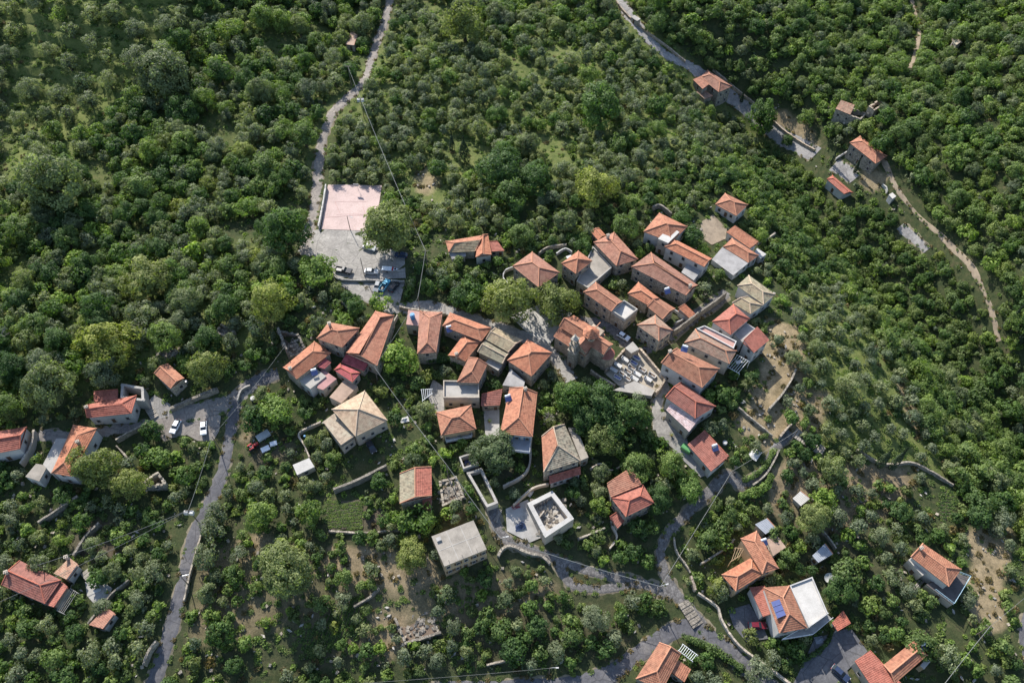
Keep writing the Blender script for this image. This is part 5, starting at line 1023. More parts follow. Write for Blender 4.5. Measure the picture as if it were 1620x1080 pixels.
pole('m', "pole with two white transformer boxes beside the left road", (298, 806), 9, box=True); pole('n', "pole by the roadside above the two white cars", (335, 690), 7.5, arm=False); pole('o', "thin pole beside the long red grove house", (60, 893), 7, arm=False); pole('p', "pole among dry grass near the far bend road", (1567, 990), 8); pole('q', "short lamp post on the verge above the bend road", (870, 1056), 6, lamp=1, arm=False, name="street_lamp"); pole('r', "lamp post on the open road corner below the transformer pole", (286, 912), 6.5, lamp=1, arm=False, name="street_lamp"); pole('s', "pole beside the orange ridge-roofed house's corner", (450, 548), 8, arm=False)
for pt_, nm in ((('z1'), (1480, 1100)), ('z2', (1640, 930)), ('z3', (-20, 960)), ('z4', (400, 1090))): p = P(nm[0], nm[1], 8); TOPS[pt_] = Vector((p.x, p.y, p.z+8))
def cable(a, b, label, r=.075, sag=.04):
    r *= .72; A, B = TOPS[a], TOPS[b]; L = (B-A).length; n = 14; pts = []
    for i in range(n+1): q = A.lerp(B, i/n); q.z -= sag*L*4*(i/n)*(1-i/n)*.6; pts.append(q)
    m = MB(); m.tube(pts, r, 5); o = m.build("overhead_cable", M['cable']); tag(o, label, "cable", "overhead cables")
for c_ in (('a', 'b', "short cable between woodland pole and white-box pole", .08), ('b', 'c', "long cable crossing the olive grove from white-box pole to crossarm pole", .10), ('c', 'd', "cable from the crossarm pole down to the leaning street pole", .10), ('g', 'h', "cable passing the porch house's yard wall", .09), ('h', 'i', "thick cable over the foundations to the path corner pole", .10), ('i', 'j', "thick cable following the cobbled footpath", .10), ('j', 'k', "cable over the shaded path to the red outbuilding's pole", .08), ('k', 'l', "cable over the vegetable garden to the stepped path", .05), ('m', 'n', "cable above the left road's verge", .07), ('m', 'o', "cable from the transformer pole to the long red grove house", .07), ('p', 'z1', "cable leaving the dry-grass pole towards the yard-edge houses", .09), ('p', 'z2', "cable from the dry-grass pole across the far bend road", .05), ('d', 'g', "cable over the roofs beside the narrow blue-tank house", .06), ('n', 's', "cable over the fig trees to the orange ridge-roofed house", .05), ('m', 'z3', "cable crossing the shaded terraces behind the grove", .06), ('q', 'z4', "thin cable along the verge above the bend road", .04)): cable(*c_)
for a in (("the transformer pole", 298, 820), ("the white-box pole", 570, 156), ("the dry-grass pole", 1567, 990), ("the leaning cypress pair", 1400, 735), ("the stepped path", 1265, 690), ("the bare village-edge terraces", 1230, 620), ("the far dirt footpath", 1500, 400), ("the left road's lower end", 268, 1000), ("the bend road", 800, 1060), ("the vegetable plot", 545, 815), ("the grass strip by the upper road", 1240, 215)): LM.append(a)
# ------------------------------------------------------------------ vegetation
def leaf_mesh(name, mat, r, kind, seed):
    g = np.random.default_rng(seed); P_ = []; Nn = []; Sz = []; T = []
    spec = dict(olive=(26, .31, .92, 1.15, .26, .55), dgreen=(34, .30, 1.0, 1.2, .30, .75), green=(30, .31, 1.0, 1.15, .32, .7), bright=(24, .33, 1.0, 1.0, .40, .7),
                yell=(34, .28, 1.0, 1.15, .28, .75), airy=(48, .28, 1.0, 1.12, .26, .85), scrub=(20, .36, 1.0, .85, .30, .7), dry=(16, .34, 1.0, .7, .24, .5))[kind]
    nc, cr, wx, hz, ls, dens = spec; nc = int(nc*(r/3.0)**.9)+6; cr = cr*r*(3.0/r)**.35
    lob = g.uniform(.74, 1.12, 9); ph = g.uniform(0, 6.28, 3)
    for i in range(nc):
        a = g.uniform(0, 2*math.pi); el = math.asin(g.uniform(-.6, 1)); l = lob[int(a/2/math.pi*9) % 9]*(1+.1*math.sin(3*a+ph[0]))
        rad = (g.uniform(.62, .9) if g.random() < .8 else g.uniform(.2, .6))
        c = np.array([math.cos(a)*math.cos(el)*r*wx*l*rad, math.sin(a)*math.cos(el)*r*wx*l*rad, (math.sin(el)*.8+.05)*r*hz*rad*(.85+.3*g.random())])
        k = cr*g.uniform(.75, 1.3); n = max(12, int(dens*9.5*k*k/(ls*ls)*.55)); d = g.normal(size=(n, 3)); d /= np.linalg.norm(d, axis=1)[:, None]
        out = c/np.linalg.norm(c+1e-6); d = d+out*.45; d /= np.linalg.norm(d, axis=1)[:, None]
        p = c+d*k*g.uniform(.55, 1.08, (n, 1))*np.array([1, 1, .85]); P_.append(p)
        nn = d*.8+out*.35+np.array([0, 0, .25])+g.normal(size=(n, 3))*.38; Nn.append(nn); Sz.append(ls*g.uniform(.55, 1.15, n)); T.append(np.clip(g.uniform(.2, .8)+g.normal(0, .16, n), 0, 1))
    m = int(22*(r/2.5)**2); d = g.normal(size=(m, 3)); d /= np.linalg.norm(d, axis=1)[:, None]          # core of larger leaf quads; inner shade put into their dark tint
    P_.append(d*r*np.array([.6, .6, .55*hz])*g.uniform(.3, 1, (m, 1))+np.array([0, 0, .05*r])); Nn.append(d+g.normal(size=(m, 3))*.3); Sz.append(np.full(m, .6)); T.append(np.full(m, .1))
    return quads(name, mat, np.concatenate(P_), np.concatenate(Nn), np.concatenate(Sz), np.concatenate(T), g)
def quads(name, mat, p, n, s, t, g, asp=.62):
    n = n/np.linalg.norm(n, axis=1)[:, None]; a = np.cross(n, g.normal(size=n.shape)); a /= np.linalg.norm(a, axis=1)[:, None]; b = np.cross(n, a); s = s[:, None]
    v = np.stack([p-a*s, p+b*s*asp-n*s*.1, p+a*s, p-b*s*asp-n*s*.1], 1).reshape(-1, 3); k = len(p)
    me = bpy.data.meshes.new(name); me.vertices.add(4*k); me.vertices.foreach_set("co", v.ravel()); me.loops.add(4*k); me.loops.foreach_set("vertex_index", np.arange(4*k))
    me.polygons.add(k); me.polygons.foreach_set("loop_start", np.arange(k)*4)
    me.update(calc_edges=True); at_ = me.attributes.new('tint', 'FLOAT', 'FACE'); at_.data.foreach_set("value", t.astype(np.float32)); me.materials.append(mat); return me
def trunk_mesh(name, r, hc, seed):
    g = random.Random(seed); mb = MB(); b = Vector((0, 0, hc*.55)); mb.tube([(0, 0, -.8), (g.uniform(-.1, .1), g.uniform(-.1, .1), hc*.3), b], .10*r, 6, .065*r)
    for k in range(5):
        a = k*1.26+g.uniform(-.3, .3); q = Vector((math.cos(a)*r*.55, math.sin(a)*r*.55, hc+r*g.uniform(-.15, .3))); mb.tube([b, b.lerp(q, .5)+Vector((0, 0, .1*r)), q], .05*r, 4, .02*r)
    me = bpy.data.meshes.new(name); me.from_pydata(mb.v, [], mb.f); me.materials.append(M['bark']); return me
SIZES = (1.0, 1.9, 3.0, 5.2)
HC = dict(olive=.82, dgreen=.85, green=.82, bright=.78, yell=.82, airy=.85, scrub=.5, dry=.4)
BANK = {}
def bank(kind, r, var):
    si = min(range(4), key=lambda i: abs(math.log(r/SIZES[i]))); key = (kind, si, var)
    if key not in BANK:
        R0 = SIZES[si]; sd = (hash_(kind)*97+si*13+var*7) % 99991
        BANK[key] = (leaf_mesh("crown", M[kind], R0, kind, sd), trunk_mesh("trunk", R0, HC[kind]*R0, sd) if kind not in ('scrub', 'dry') else None, R0)
    return key
def hash_(s): return sum(ord(c)*(i+3) for i, c in enumerate(s))
# planting areas (photo outlines): mix = (kind, weight, r0, r1)
REG = np.zeros((1080, 1620), np.uint8)
WOOD = [('dgreen', 4, 2.8, 5.6), ('green', 4, 2.6, 5.4), ('olive', 5, 2.5, 4.2), ('bright', 1.4, 2.2, 4.2), ('yell', .8, 2.6, 5.0), ('airy', 1.2, 3, 5.5), ('scrub', 1.5, 1.5, 2.6)]
GROVE = [('olive', 9, 2.1, 3.5), ('green', 1.8, 2.2, 4.2), ('dgreen', 1.0, 2.2, 4.2), ('airy', 1.2, 2.2, 3.8), ('scrub', 2, 1.2, 2.0)]
MAQ = [('scrub', 5, 2.2, 3.6), ('green', 5.5, 2.4, 4.4), ('bright', 1.6, 2.2, 3.8), ('dgreen', 2, 2.4, 4.2), ('olive', 1.6, 2.2, 3.2), ('airy', 1.0, 2.6, 3.8)]
RIDG = [('scrub', 6, 1.5, 2.8), ('dgreen', 3, 1.7, 3.2), ('green', 5, 1.7, 3.2)]
GROV9 = [('olive', 5, 1.9, 3.2), ('green', 3, 1.6, 3.2), ('dgreen', 3.2, 1.7, 3.4), ('bright', 1.2, 1.3, 2.6), ('scrub', 2, 1.0, 1.9), ('airy', 1, 1.8, 3)]
OLV = [('olive', 10, 1.8, 2.8), ('airy', 1, 1.8, 2.6), ('scrub', .6, .9, 1.5)]
GARD = [('olive', 5, 1.6, 2.9), ('green', 3.2, 1.3, 3.0), ('bright', 1.6, 1.1, 2.4), ('dgreen', 2.5, 1.4, 2.9), ('scrub', 3, .8, 1.7), ('yell', .8, 1.2, 2.4), ('airy', 1.5, 1.5, 2.7), ('dry', .5, .8, 1.4)]
TERR = [('olive', 10, 3.6, 5.6), ('airy', 1, 3, 4.5), ('green', .8, 2.6, 4.5)]
REGS = [None, (GARD, .74, .5), (WOOD, .60, .6), (GROVE, .72, .45), (MAQ, .56, .6), (RIDG, .62, .7), (OLV, .95, .08), (TERR, 1.12, .12), (GARD, .86, .3), (GROV9, .74, .8)]
paint(REG, [(0, 0), (1620, 0), (1620, 1080), (0, 1080)], 1)
paint(REG, [(0, 0), (625, 0), (560, 150), (510, 200), (492, 380), (450, 480), (420, 560), (250, 545), (150, 620), (0, 660)], 2)
paint(REG, [(0, 0), (285, 0), (230, 110), (170, 190), (110, 230), (60, 275), (0, 290)], 7)
paint(REG, [(625, 0), (975, 0), (1100, 115), (1235, 235), (1010, 280), (930, 360), (720, 372), (620, 290), (520, 285), (515, 190), (565, 140)], 3)
paint(REG, [(760, 0), (975, 0), (985, 30), (880, 80), (780, 60)], 2); paint(REG, [(740, 230), (850, 230), (860, 300), (800, 330), (730, 290)], 2)
paint(REG, [(975, 0), (1620, 0), (1620, 560), (1540, 440), (1440, 330), (1400, 250), (1280, 232), (1150, 140), (1050, 80)], 4)
paint(REG, [(1010, 280), (1235, 235), (1330, 290), (1400, 330), (1560, 470), (1620, 560), (1620, 610), (1480, 600), (1330, 440), (1250, 440), (1210, 390), (1130, 290), (1060, 330), (960, 340)], 5)
paint(REG, [(1250, 440), (1330, 455), (1400, 540), (1470, 690), (1500, 765), (1400, 730), (1300, 705), (1255, 640), (1290, 560)], 6)
paint(REG, [(1330, 455), (1480, 590), (1620, 610), (1620, 860), (1530, 830), (1510, 765), (1470, 690), (1400, 540)], 4)
paint(REG, [(560, 850), (760, 890), (860, 890), (1000, 930), (960, 960), (760, 1000), (640, 1080), (560, 1080), (470, 1000), (300, 1030), (300, 880), (420, 820)], 8)
paint(REG, [(1160, 500), (1275, 500), (1300, 690), (1230, 720), (1160, 680)], 8); paint(REG, [(1520, 830), (1600, 830), (1600, 1010), (1530, 1010)], 8)
paint(REG, [(860, 610), (940, 600), (1030, 650), (1040, 700), (1110, 760), (1060, 840), (1000, 880), (930, 740), (870, 690)], 9); paint(REG, [(640, 470), (700, 430), (800, 440), (770, 505), (700, 490)], 9)
paint(REG, [(0, 780), (240, 790), (260, 900), (230, 1080), (0, 1080)], 9); paint(REG, [(640, 1060), (700, 990), (1060, 960), (960, 1030)], 9); paint(REG, [(1230, 830), (1440, 800), (1440, 960), (1320, 970), (1310, 900)], 9)
GRID = {}
for q_ in ([(1192, 174), (1222, 160), (1278, 196), (1308, 240), (1288, 243)], [(1352, 268), (1385, 262), (1408, 292), (1400, 303), (1372, 300)], [(1316, 258), (1345, 262), (1352, 285), (1330, 280)], [(1296, 904), (1320, 904), (1320, 930), (1296, 930)], [(1222, 502), (1250, 500), (1262, 545), (1250, 600), (1215, 650), (1180, 668), (1175, 640), (1210, 590)], [(1540, 860), (1570, 840), (1590, 900), (1565, 990), (1548, 980)], [(640, 880), (560, 868), (545, 890), (620, 905)], [(1372, 762), (1382, 700), (1452, 690), (1440, 750), (1420, 765)], [(1308, 265), (1308, 226), (1328, 226), (1322, 265)], [(1344, 276), (1350, 244), (1366, 244), (1360, 276)], [(716, 215), (750, 205), (752, 262), (712, 258)]): protect(q_, 0)
TREES = []                                  # kind, x, y, z, r, var
def near(x, y, r, k):
    ci, cj = int(x//5), int(y//5)
    for i in range(ci-2, ci+3):
        for j in range(cj-2, cj+3):
            for (a, b, q) in GRID.get((i, j), ()):
                d = k*(r+q)
                if (a-x)**2+(b-y)**2 < d*d: return True
    return False
def plant(kind, x, y, r, rot=None):
    GRID.setdefault((int(x//5), int(y//5)), []).append((x, y, r)); TREES.append((kind, x, y, float(terr(x, y)), r, R.randrange(5), R.uniform(0, 6.28) if rot is None else rot))
HAND = [('dgreen', 452, 372, 37), ('airy', 615, 366, 42), ('bright', 500, 429, 27), ('yell', 428, 478, 34), ('yell', 228, 442, 37), ('airy', 262, 122, 42), ('airy', 450, 903, 46), ('yell', 806, 482, 40), ('yell', 882, 482, 33), ('airy', 782, 716, 36),
 ('yell', 955, 692, 32), ('dgreen', 905, 632, 33), ('dgreen', 945, 640, 36), ('dgreen', 972, 662, 34), ('dgreen', 1005, 660, 26), ('dgreen', 925, 665, 24), ('airy', 85, 292, 46), ('airy', 78, 612, 42), ('yell', 168, 545, 44), ('olive', 165, 592, 28), ('yell', 150, 738, 38), ('yell', 206, 768, 30),
 ('yell', 325, 585, 30), ('bright', 436, 650, 30), ('dgreen', 401, 664, 22), ('yell', 652, 878, 30), ('bright', 668, 820, 24), ('bright', 640, 825, 18), ('green', 415, 818, 27), ('green', 492, 812, 22), ('bright', 632, 566, 32), ('green', 18, 645, 26), ('dgreen', 240, 682, 18), ('bright', 246, 726, 20), ('yell', 735, 40, 34), ('yell', 945, 295, 34),
 ('dgreen', 1205, 190, 26), ('dgreen', 1245, 222, 10), ('dgreen', 790, 270, 36), ('dgreen', 845, 285, 30), ('dgreen', 950, 175, 36), ('airy', 1290, 820, 26), ('airy', 1318, 745, 22), ('dgreen', 1315, 985, 1), ('green', 1340, 905, 24), ('dgreen', 1328, 930, 26), ('olive', 1412, 908, 18), ('yell', 1135, 930, 17), ('olive', 1140, 935, 16),
 ('olive', 690, 878, 14), ('green', 728, 415, 11), ('green', 826, 372, 22), ('green', 990, 360, 22), ('dgreen', 1078, 345, 15), ('dgreen', 1096, 375, 18), ('yell', 1190, 1005, 14), ('green', 1005, 740, 26), ('bright', 1090, 770, 26), ('green', 1060, 735, 24), ('dgreen', 1040, 790, 26), ('green', 1120, 855, 18), ('green', 950, 800, 17), ('olive', 948, 778, 15),
 ('green', 1225, 845, 14), ('bright', 1305, 792, 20), ('olive', 940, 980, 26), ('olive', 880, 1030, 18), ('olive', 1135, 1045, 1), ('olive', 1200, 1062, 24), ('olive', 340, 840, 24), ('olive', 325, 880, 22), ('olive', 345, 815, 22), ('olive', 1500, 1040, 22), ('green', 1460, 1020, 26), ('dgreen', 745, 480, 16), ('dgreen', 725, 470, 18), ('bright', 600, 480, 18), ('dgreen', 565, 488, 16), ('olive', 500, 512, 14), ('green', 1215, 345, 1), ('bright', 1240, 475, 12), ('olive', 1262, 500, 14), ('olive', 1230, 540, 12), ('olive', 1255, 567, 16), ('olive', 1275, 580, 14), ('olive', 1300, 580, 14), ('olive', 1345, 610, 26)]
for kd, px, py, rp in HAND:
    if rp < 5: continue
    x, y, z = at(px, py, 3); d = float(proj(x, y, z+3)[2]); r = rp*d/FPX; x, y, z = at(px, py, HC[kd]*r); plant(kd, float(x), float(y), r)
def ok_view(x, y, z, r, hc):
    for dx, dz in ((0, hc), (-.7*r, hc), (.7*r, hc), (0, hc+.6*r), (0, hc-.3*r)):
        a, b, _ = proj(x+dx, y, z+dz); a, b = int(a), int(b)
        if 0 <= a < 1620 and 0 <= b < 1080 and PROT[b, a]: return False
    return True
def scatter(ncand, small):
    X = NR.uniform(-330, 330, ncand); Y = NR.uniform(28, 425, ncand); Zt = terr(X, Y); A, B, _ = proj(X, Y, Zt+2.2)
    for x, y, z, a, b in zip(X, Y, Zt, A, B):
        if not (-140 < a < 1760 and -120 < b < 1200): continue
        mix, k, shr = REGS[REG[min(1079, max(0, int(b))), min(1619, max(0, int(a)))]]
        if small:
            if R.random() > shr: continue
            kd = R.choice(('scrub', 'scrub', 'green', 'olive', 'bright', 'dry') if mix is GARD else ('scrub', 'scrub', 'green', 'dgreen', 'olive')); r = R.uniform(.55, 1.25); kk = k*.78
        else:
            kd, _, r0, r1 = R.choices(mix, [m[1] for m in mix])[0]; r = r0+(r1-r0)*(R.random()**1.6)*(1.18 if R.random() < .12 else 1); kk = k
        if mix in (WOOD, GROVE, MAQ) and math.sin(x/9+1.7*math.sin(y/17))+math.sin(y/8-x/21)+.6*math.sin(x/4.3+y/5.1) > (1.55 if mix is not MAQ else 2.2): continue
        if mix is GARD and math.sin(x/6.5+1.9*math.sin(y/11))+math.sin(y/5.5-x/13)+.7*math.sin(x/3.1-y/4.2) > .95: continue
        if blocked(x, y) or near(x, y, r, kk): continue
        if not ok_view(x, y, z, r, HC[kd]*r): continue
        plant(kd, x, y, r)
scatter(60000, False); scatter(34000, True)
print("trees", len(TREES))
# dead trees and clutter of the yards
def dead_tree(label, px, h):
    p = P(*px); t = thing("dead_tree", label, "dead tree", p, None, R.uniform(0, 6)); m = MB(); m.tube([(0, 0, -.5), (.1, 0, h*.35), (.2, .1, h*.55)], .24, 6, .14); m.build("trunk", M['deadwood'], t); m = MB()
    for k in range(11):
        a = k*2.4; b = Vector((.15, .05, h*(.35+.02*k))); q = b+Vector((math.cos(a)*h*.32, math.sin(a)*h*.32, h*(.2+.05*(k % 3)))); m.tube([b, b.lerp(q, .5)+Vector((0, 0, .3)), q], .11, 4, .03)
        for j in range(3): r_ = b.lerp(q, .5+.15*j); m.tube([r_, r_+Vector((R.uniform(-1, 1), R.uniform(-1, 1), R.uniform(.3, 1.2)))], .045, 3, .015)
    m.build("branches", M['deadwood'], t)
M['deadwood'] = surf("dead_wood", (.33, .30, .27), .2)
dead_tree("bare grey dead tree in the olive grove above the big square house", (828, 238), 9); dead_tree("bare grey dead tree at the edge of the left woodland", (14, 545), 9); dead_tree("bare twiggy tree beside the tall blue-shuttered house's far wall", (868, 668), 5)
def barrel(label, px, mat, r=.3, h=.9, dz=.2):
    p = P(*px); p.z += dz; t = thing("barrel", label, "barrel", p); m = MB(); m.tube([(0, 0, 0), (0, 0, h*.5), (0, 0, h)], r, 10); m.build("drum", mat, t); m = MB(); m.tube([(0, 0, h*.3), (0, 0, h*.36)], r*1.07, 10); m.tube([(0, 0, h*.66), (0, 0, h*.72)], r*1.07, 10); m.build("hoop", mat, t)
def pile(label, px, mat, L, n, name="plank_pile", cat="planks", rz=0.5):
    p = P(*px); t = thing(name, label, cat, p, None, rz)
    for k in range(n): m = MB(); m.tube([(-L/2+R.uniform(-.3, .3), R.uniform(-.7, .7), .15+.09*(k//4)), (L/2+R.uniform(-.3, .3), R.uniform(-.7, .7), .2+.09*(k//4))], .09, 4); m.build("plank", mat, t)
def tarp(label, px, mat, s=1.4, rz=0.):
    p = P(*px); p.z += .15; t = thing("tarpaulin", label, "tarpaulin", p, None, rz); m = MB(); n = 7; g = [[Vector(((i/(n-1)-.5)*2*s, (j/(n-1)-.5)*1.5*s, max(0, .75*math.exp(-(((i-3)/1.8)**2+((j-3)/1.6)**2))*s*.8+R.uniform(-.08, .08)))) for j in range(n)] for i in range(n)]
    for i in range(n-1):
        for j in range(n-1): m.face([g[i][j], g[i+1][j], g[i+1][j+1], g[i][j+1]])
    m.build("sheet", mat, t)
def table(label, px, h=0., rz=.4):
    p = P(px[0], px[1], h); p.z += h+.15; t = thing("garden_table", label, "table", p, None, rz); m = MB(); m.abox((0, 0, .74), .9, .5, .03); m.build("top", M['marble'], t)
    for a in (-.8, .8):
        for b in (-.4, .4): m = MB(); m.tube([(a, b, 0), (a, b, .72)], .03, 4); m.build("leg", M['steel'], t)
def pot(label, px, dz=.2):
    p = P(*px); p.z += dz; t = thing("plant_pot", label, "plant pot", p, "potted plants"); m = MB(); m.tube([(0, 0, 0), (0, 0, .5)], .2, 8, .3); m.build("pot", M['ridge'], t); g = np.random.default_rng(int(px[0])); n = 60; q = g.normal(size=(n, 3))*.28+np.array([0, 0, .85]); link("leaves", quads("leaves", M['bright'], q, g.normal(size=(n, 3))+np.array([0, 0, .6]), g.uniform(.1, .2, n), g.random(n), g), t)
tb = bpy.data.materials["tank_blue"]
tarp("dark blue tarpaulin heap beside the roofless white-topped shell", (822, 832), CARP['navy'], 1.5, .4); tarp("pale crumpled sheet below the airy grey tree's yard wall", (838, 780), M['marble'], 1.0, 1.0); tarp("white sheet lying in the vegetable garden by the path", (1194, 718), M['marble'], 1.8, .9); tarp("white sheet by the cream house's right-hand garden path", (640, 664), M['marble'], 1.2, .3); tarp("grey sheet on the patched yard near the square red shed", (1296, 1012), M['metal'], 1.1, .2)
pile("scattered poles and planks beside the roofless walled enclosure", (787, 816), M['deadwood'], 3.4, 16, rz=1.2); pile("rusty tile-red planks near the roofless shell's yard wall", (816, 802), M['crimson'], 2.0, 12, rz=.4); pile("timber stack behind the blue-railed house's terrace", (1452, 925), M['deadwood'], 3.0, 12, rz=.8); pile("two pale beams lying on bare earth beyond the blue-railed house", (1535, 965), M['cream'], 3.2, 2, "beam_pair", "beams", -.9)
barrel("blue barrel in the cream house's side garden", (483, 692), tb); barrel("blue barrel by the white-gabled house's curved wall", (60, 722), tb); barrel("dark barrel beside the bright red-roofed house's back wall", (1130, 652), M['tyre']); barrel("white water tub near the red outbuilding", (1146, 702), M['marble'], .6, .8); barrel("white water tub under the fig tree at the junction", (401, 632), M['marble'], .7, .8); barrel("grey barrel next to the small gabled yard house", (296, 606), M['steel'], .4, 1.0)
table("white table under the beamed terrace of the faded orange house", (1168, 575), 3.0); table("white table on the white patio behind the big square house", (900, 409), .1); table("table on the stone walled yard", (156, 935), .0)
for lb, px in (("potted plant nearest the arched red door", (955, 522)), ("potted plant at the lane-corner house's front wall", (1012, 540)), ("second potted plant along the lane-corner house's front", (1020, 548)), ("potted plant on the stone walled yard's wall end", (172, 938)), ("potted plant beside the porch house's paved yard", (690, 655)), ("potted plant at the bend of the white paved yard", (774, 668)), ("potted plant by the entrance of the big square house", (806, 446)), ("potted plant on the paved yard of the bright red-roofed house", (1062, 690))): pot(lb, px)
# hedges
def hedge(label, line, w_, h, mat, lm=None):
    c = smooth_line([P(*p) for p in line], .5); root = thing("hedge", label, "hedge", c[0]); off = np.array(root.location); g = np.random.default_rng(len(label)); p, n, s, t = [], [], [], []
    for q in c:
        z = float(terr(q.x, q.y)); m = int(26*w_*h); u = g.uniform(-1, 1, (m, 3)); wv = .85+.3*math.sin(q.x*1.3)*math.sin(q.y)
        pts = u*np.array([w_/2, w_/2, h/2])*wv; f = np.abs(u).argmax(1); 
        for ax in range(3): mk = (f == ax) & (g.random(m) < .8); pts[mk, ax] = np.sign(u[mk, ax])*(w_/2, w_/2, h/2)[ax]*wv
        p.append(pts+np.array([q.x, q.y, z+h/2])-off); n.append(u+g.normal(size=(m, 3))*.4+np.array([0, 0, .3])); s.append(g.uniform(.14, .34, m)); t.append(np.clip(.5+.3*math.sin(q.x*2)+g.normal(0, .2, m), 0, 1))
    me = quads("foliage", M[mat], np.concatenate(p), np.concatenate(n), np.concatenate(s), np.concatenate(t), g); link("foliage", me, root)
    mb = MB()
    for i in range(0, len(c), 3): q = Vector(c[i])-root.location; mb.tube([(q.x, q.y, q.z-.3), (q.x, q.y, q.z+h*.7)], .05, 4)
    mb.build("stems", M['bark'], root)['kind'] = 'stuff'
hedge("clipped hedge in a broad curve along the bend road's yard", [(1088, 1012), (1110, 1020), (1140, 1036), (1172, 1058)], 2.0, 1.8, 'green'); hedge("long low hedge curving round the solar-panel villa's drive", [(1318, 985), (1310, 1012), (1292, 1032), (1262, 1046), (1232, 1048)], 1.2, 1.3, 'dgreen')
hedge("dense box hedge behind the big bare terrace, upper row", [(680, 572), (700, 569), (722, 573), (728, 584)], 2.6, 2.2, 'dgreen'); hedge("dense box hedge behind the big bare terrace, lower row", [(674, 605), (690, 596), (712, 598)], 2.6, 1.8, 'green')
hedge("bright hedge on the outer bend of the shaded path", [(1172, 786), (1195, 780), (1212, 770), (1218, 756)], 2.2, 1.8, 'bright'); hedge("ivy-green hedge along the car park's right edge", [(655, 444), (650, 458), (643, 474)], 1.8, 2.2, 'dgreen')
hedge("green hedge round the vegetable garden beside the path", [(1178, 760), (1195, 752), (1212, 736), (1222, 715)], 1.6, 1.5, 'green'); hedge("leafy hedge beyond the patio wall of the big square house", [(905, 383), (918, 376), (930, 384)], 2.6, 2.2, 'dgreen'); hedge("sunlit creeper hedge on the terrace wall in the grove", [(168, 1028), (185, 1015), (202, 1000)], 2.0, 1.8, 'bright')
hedge("low hedge row at the foot of the vegetable plot", [(640, 836), (670, 834), (690, 826)], 2.0, 1.8, 'bright')
# cypresses and palm
def cypress_mesh(h, r, seed):
    g = np.random.default_rng(seed); n = int(420*h/9*r/.9); u = g.random(n)**.8; a = g.uniform(0, 6.28, n); prof = r*np.sin(np.clip(u*1.05+.12, 0, 1)**.75*math.pi)**.7*(1-.25*u); prof = np.maximum(prof, .06)*g.uniform(.7, 1.05, n)
    p = np.stack([np.cos(a)*prof, np.sin(a)*prof, u*h+.3], 1); nn = np.stack([np.cos(a), np.sin(a), np.full(n, .5)], 1)+g.normal(size=(n, 3))*.3
    return quads("crown", M['cyp'], p, nn, g.uniform(.2, .38, n), np.clip(g.normal(.5, .25, n), 0, 1), g)
for lb, px, h, r in (("shorter, thicker cypress of the leaning pair at the field wall", (1389, 738), 10, 1.25), ("taller, slimmer cypress of the leaning pair at the field wall", (1409, 741), 11.5, 1.1), ("thin cypress beside the white-edged drive below the upper road", (1314, 261), 8, .7), ("thin cypress in the grass in front of the cypress house", (1351, 274), 7.5, .75),
     ("left cypress of the pair flanking the upper road at the top", (945, 18), 11, 1.1), ("right cypress of the pair flanking the upper road at the top", (965, 19), 10, .9), ("broad dark cypress standing over the olive grove's centre", (735, 258), 12, 2.2), ("slim dark cypress beside the broad one in the olive grove", (716, 240), 9, 1.1),
     ("tall dark cypress at the far end of the dirt footpath", (1588, 520), 12, 1.3), ("dark cypress by the grey road at the scrub's far edge", (1606, 548), 11, 1.2), ("short cypress behind the upper road house's drive", (1172, 162), 5, .8)):
    p = P(*px); t = thing("cypress_tree", lb, "cypress", p, "cypresses", R.uniform(0, 6)); link("crown", cypress_mesh(h, r, int(px[0])), t); m = MB(); m.tube([(0, 0, -.5), (0, 0, h*.6)], .16, 6, .05); m.build("trunk", M['bark'], t)
def palm():
    p = P(1178, 618); t = thing("palm_tree", "stocky date palm beside the faded orange house's beamed terrace", "palm", p); m = MB(); m.tube([(0, 0, -.4), (.05, 0, 2.2), (0, 0, 4.0)], .42, 10, .36); m.build("trunk", M['bark'], t); m = MB()
    for k in range(46):
        a = k*2.4; el = R.uniform(-.5, 1.25); L = R.uniform(2.0, 2.8); pr = None
        for i in range(7):
            u = i/6; d = L*u; q = Vector((math.cos(a)*d*math.cos(el), math.sin(a)*d*math.cos(el), 4.1+d*math.sin(el)-1.1*u*u)); s = Vector((-math.sin(a), math.cos(a), 0))*(.34*math.sin(min(1, u*1.1+.12)*math.pi)+.03); dr = Vector((0, 0, -.12))
            if pr: m.face([pr[0]-pr[1]+dr, q-s+dr, q, pr[0]]); m.face([pr[0], q, q+s+dr, pr[0]+pr[1]+dr])
            pr = (q, s)
    m.build("fronds", M['yell'], t); LM.append(("the date palm", 1180, 600))
palm()
# ---- the largest of each kind as trees of their own, the rest as masses
ADJ = dict(olive=("grey-green", "olive tree"), dgreen=("dark green", "leafy tree"), green=("mid-green", "leafy tree"), bright=("bright green", "leafy tree"), yell=("yellow-green", "leafy tree"), airy=("greyish", "loose-crowned tree"), scrub=("low green", "bush"), dry=("straw-coloured", "bush"))
CLS = dict(olive=("olive_tree", "olive tree", 295, "olive trees"), scrub=("shrub", "bush", 140, "bushes"), dry=("shrub", "bush", 140, "bushes")); BR = ("broadleaf_tree", "tree", 295, "broadleaf trees")
info = []
for i, (kd, x, y, z, r, v, rot) in enumerate(TREES):
    a, b, d = proj(x, y, z+HC[kd]*r); info.append((float(a), float(b), FPX*r/float(d)))
ORD = ["largest", "second largest", "third largest", "fourth largest", "fifth largest", "sixth largest", "seventh largest", "eighth largest", "ninth largest", "tenth largest", "eleventh largest", "twelfth largest", "thirteenth largest", "fourteenth largest", "fifteenth largest", "sixteenth largest", "seventeenth largest", "eighteenth largest", "nineteenth largest", "twentieth largest"]
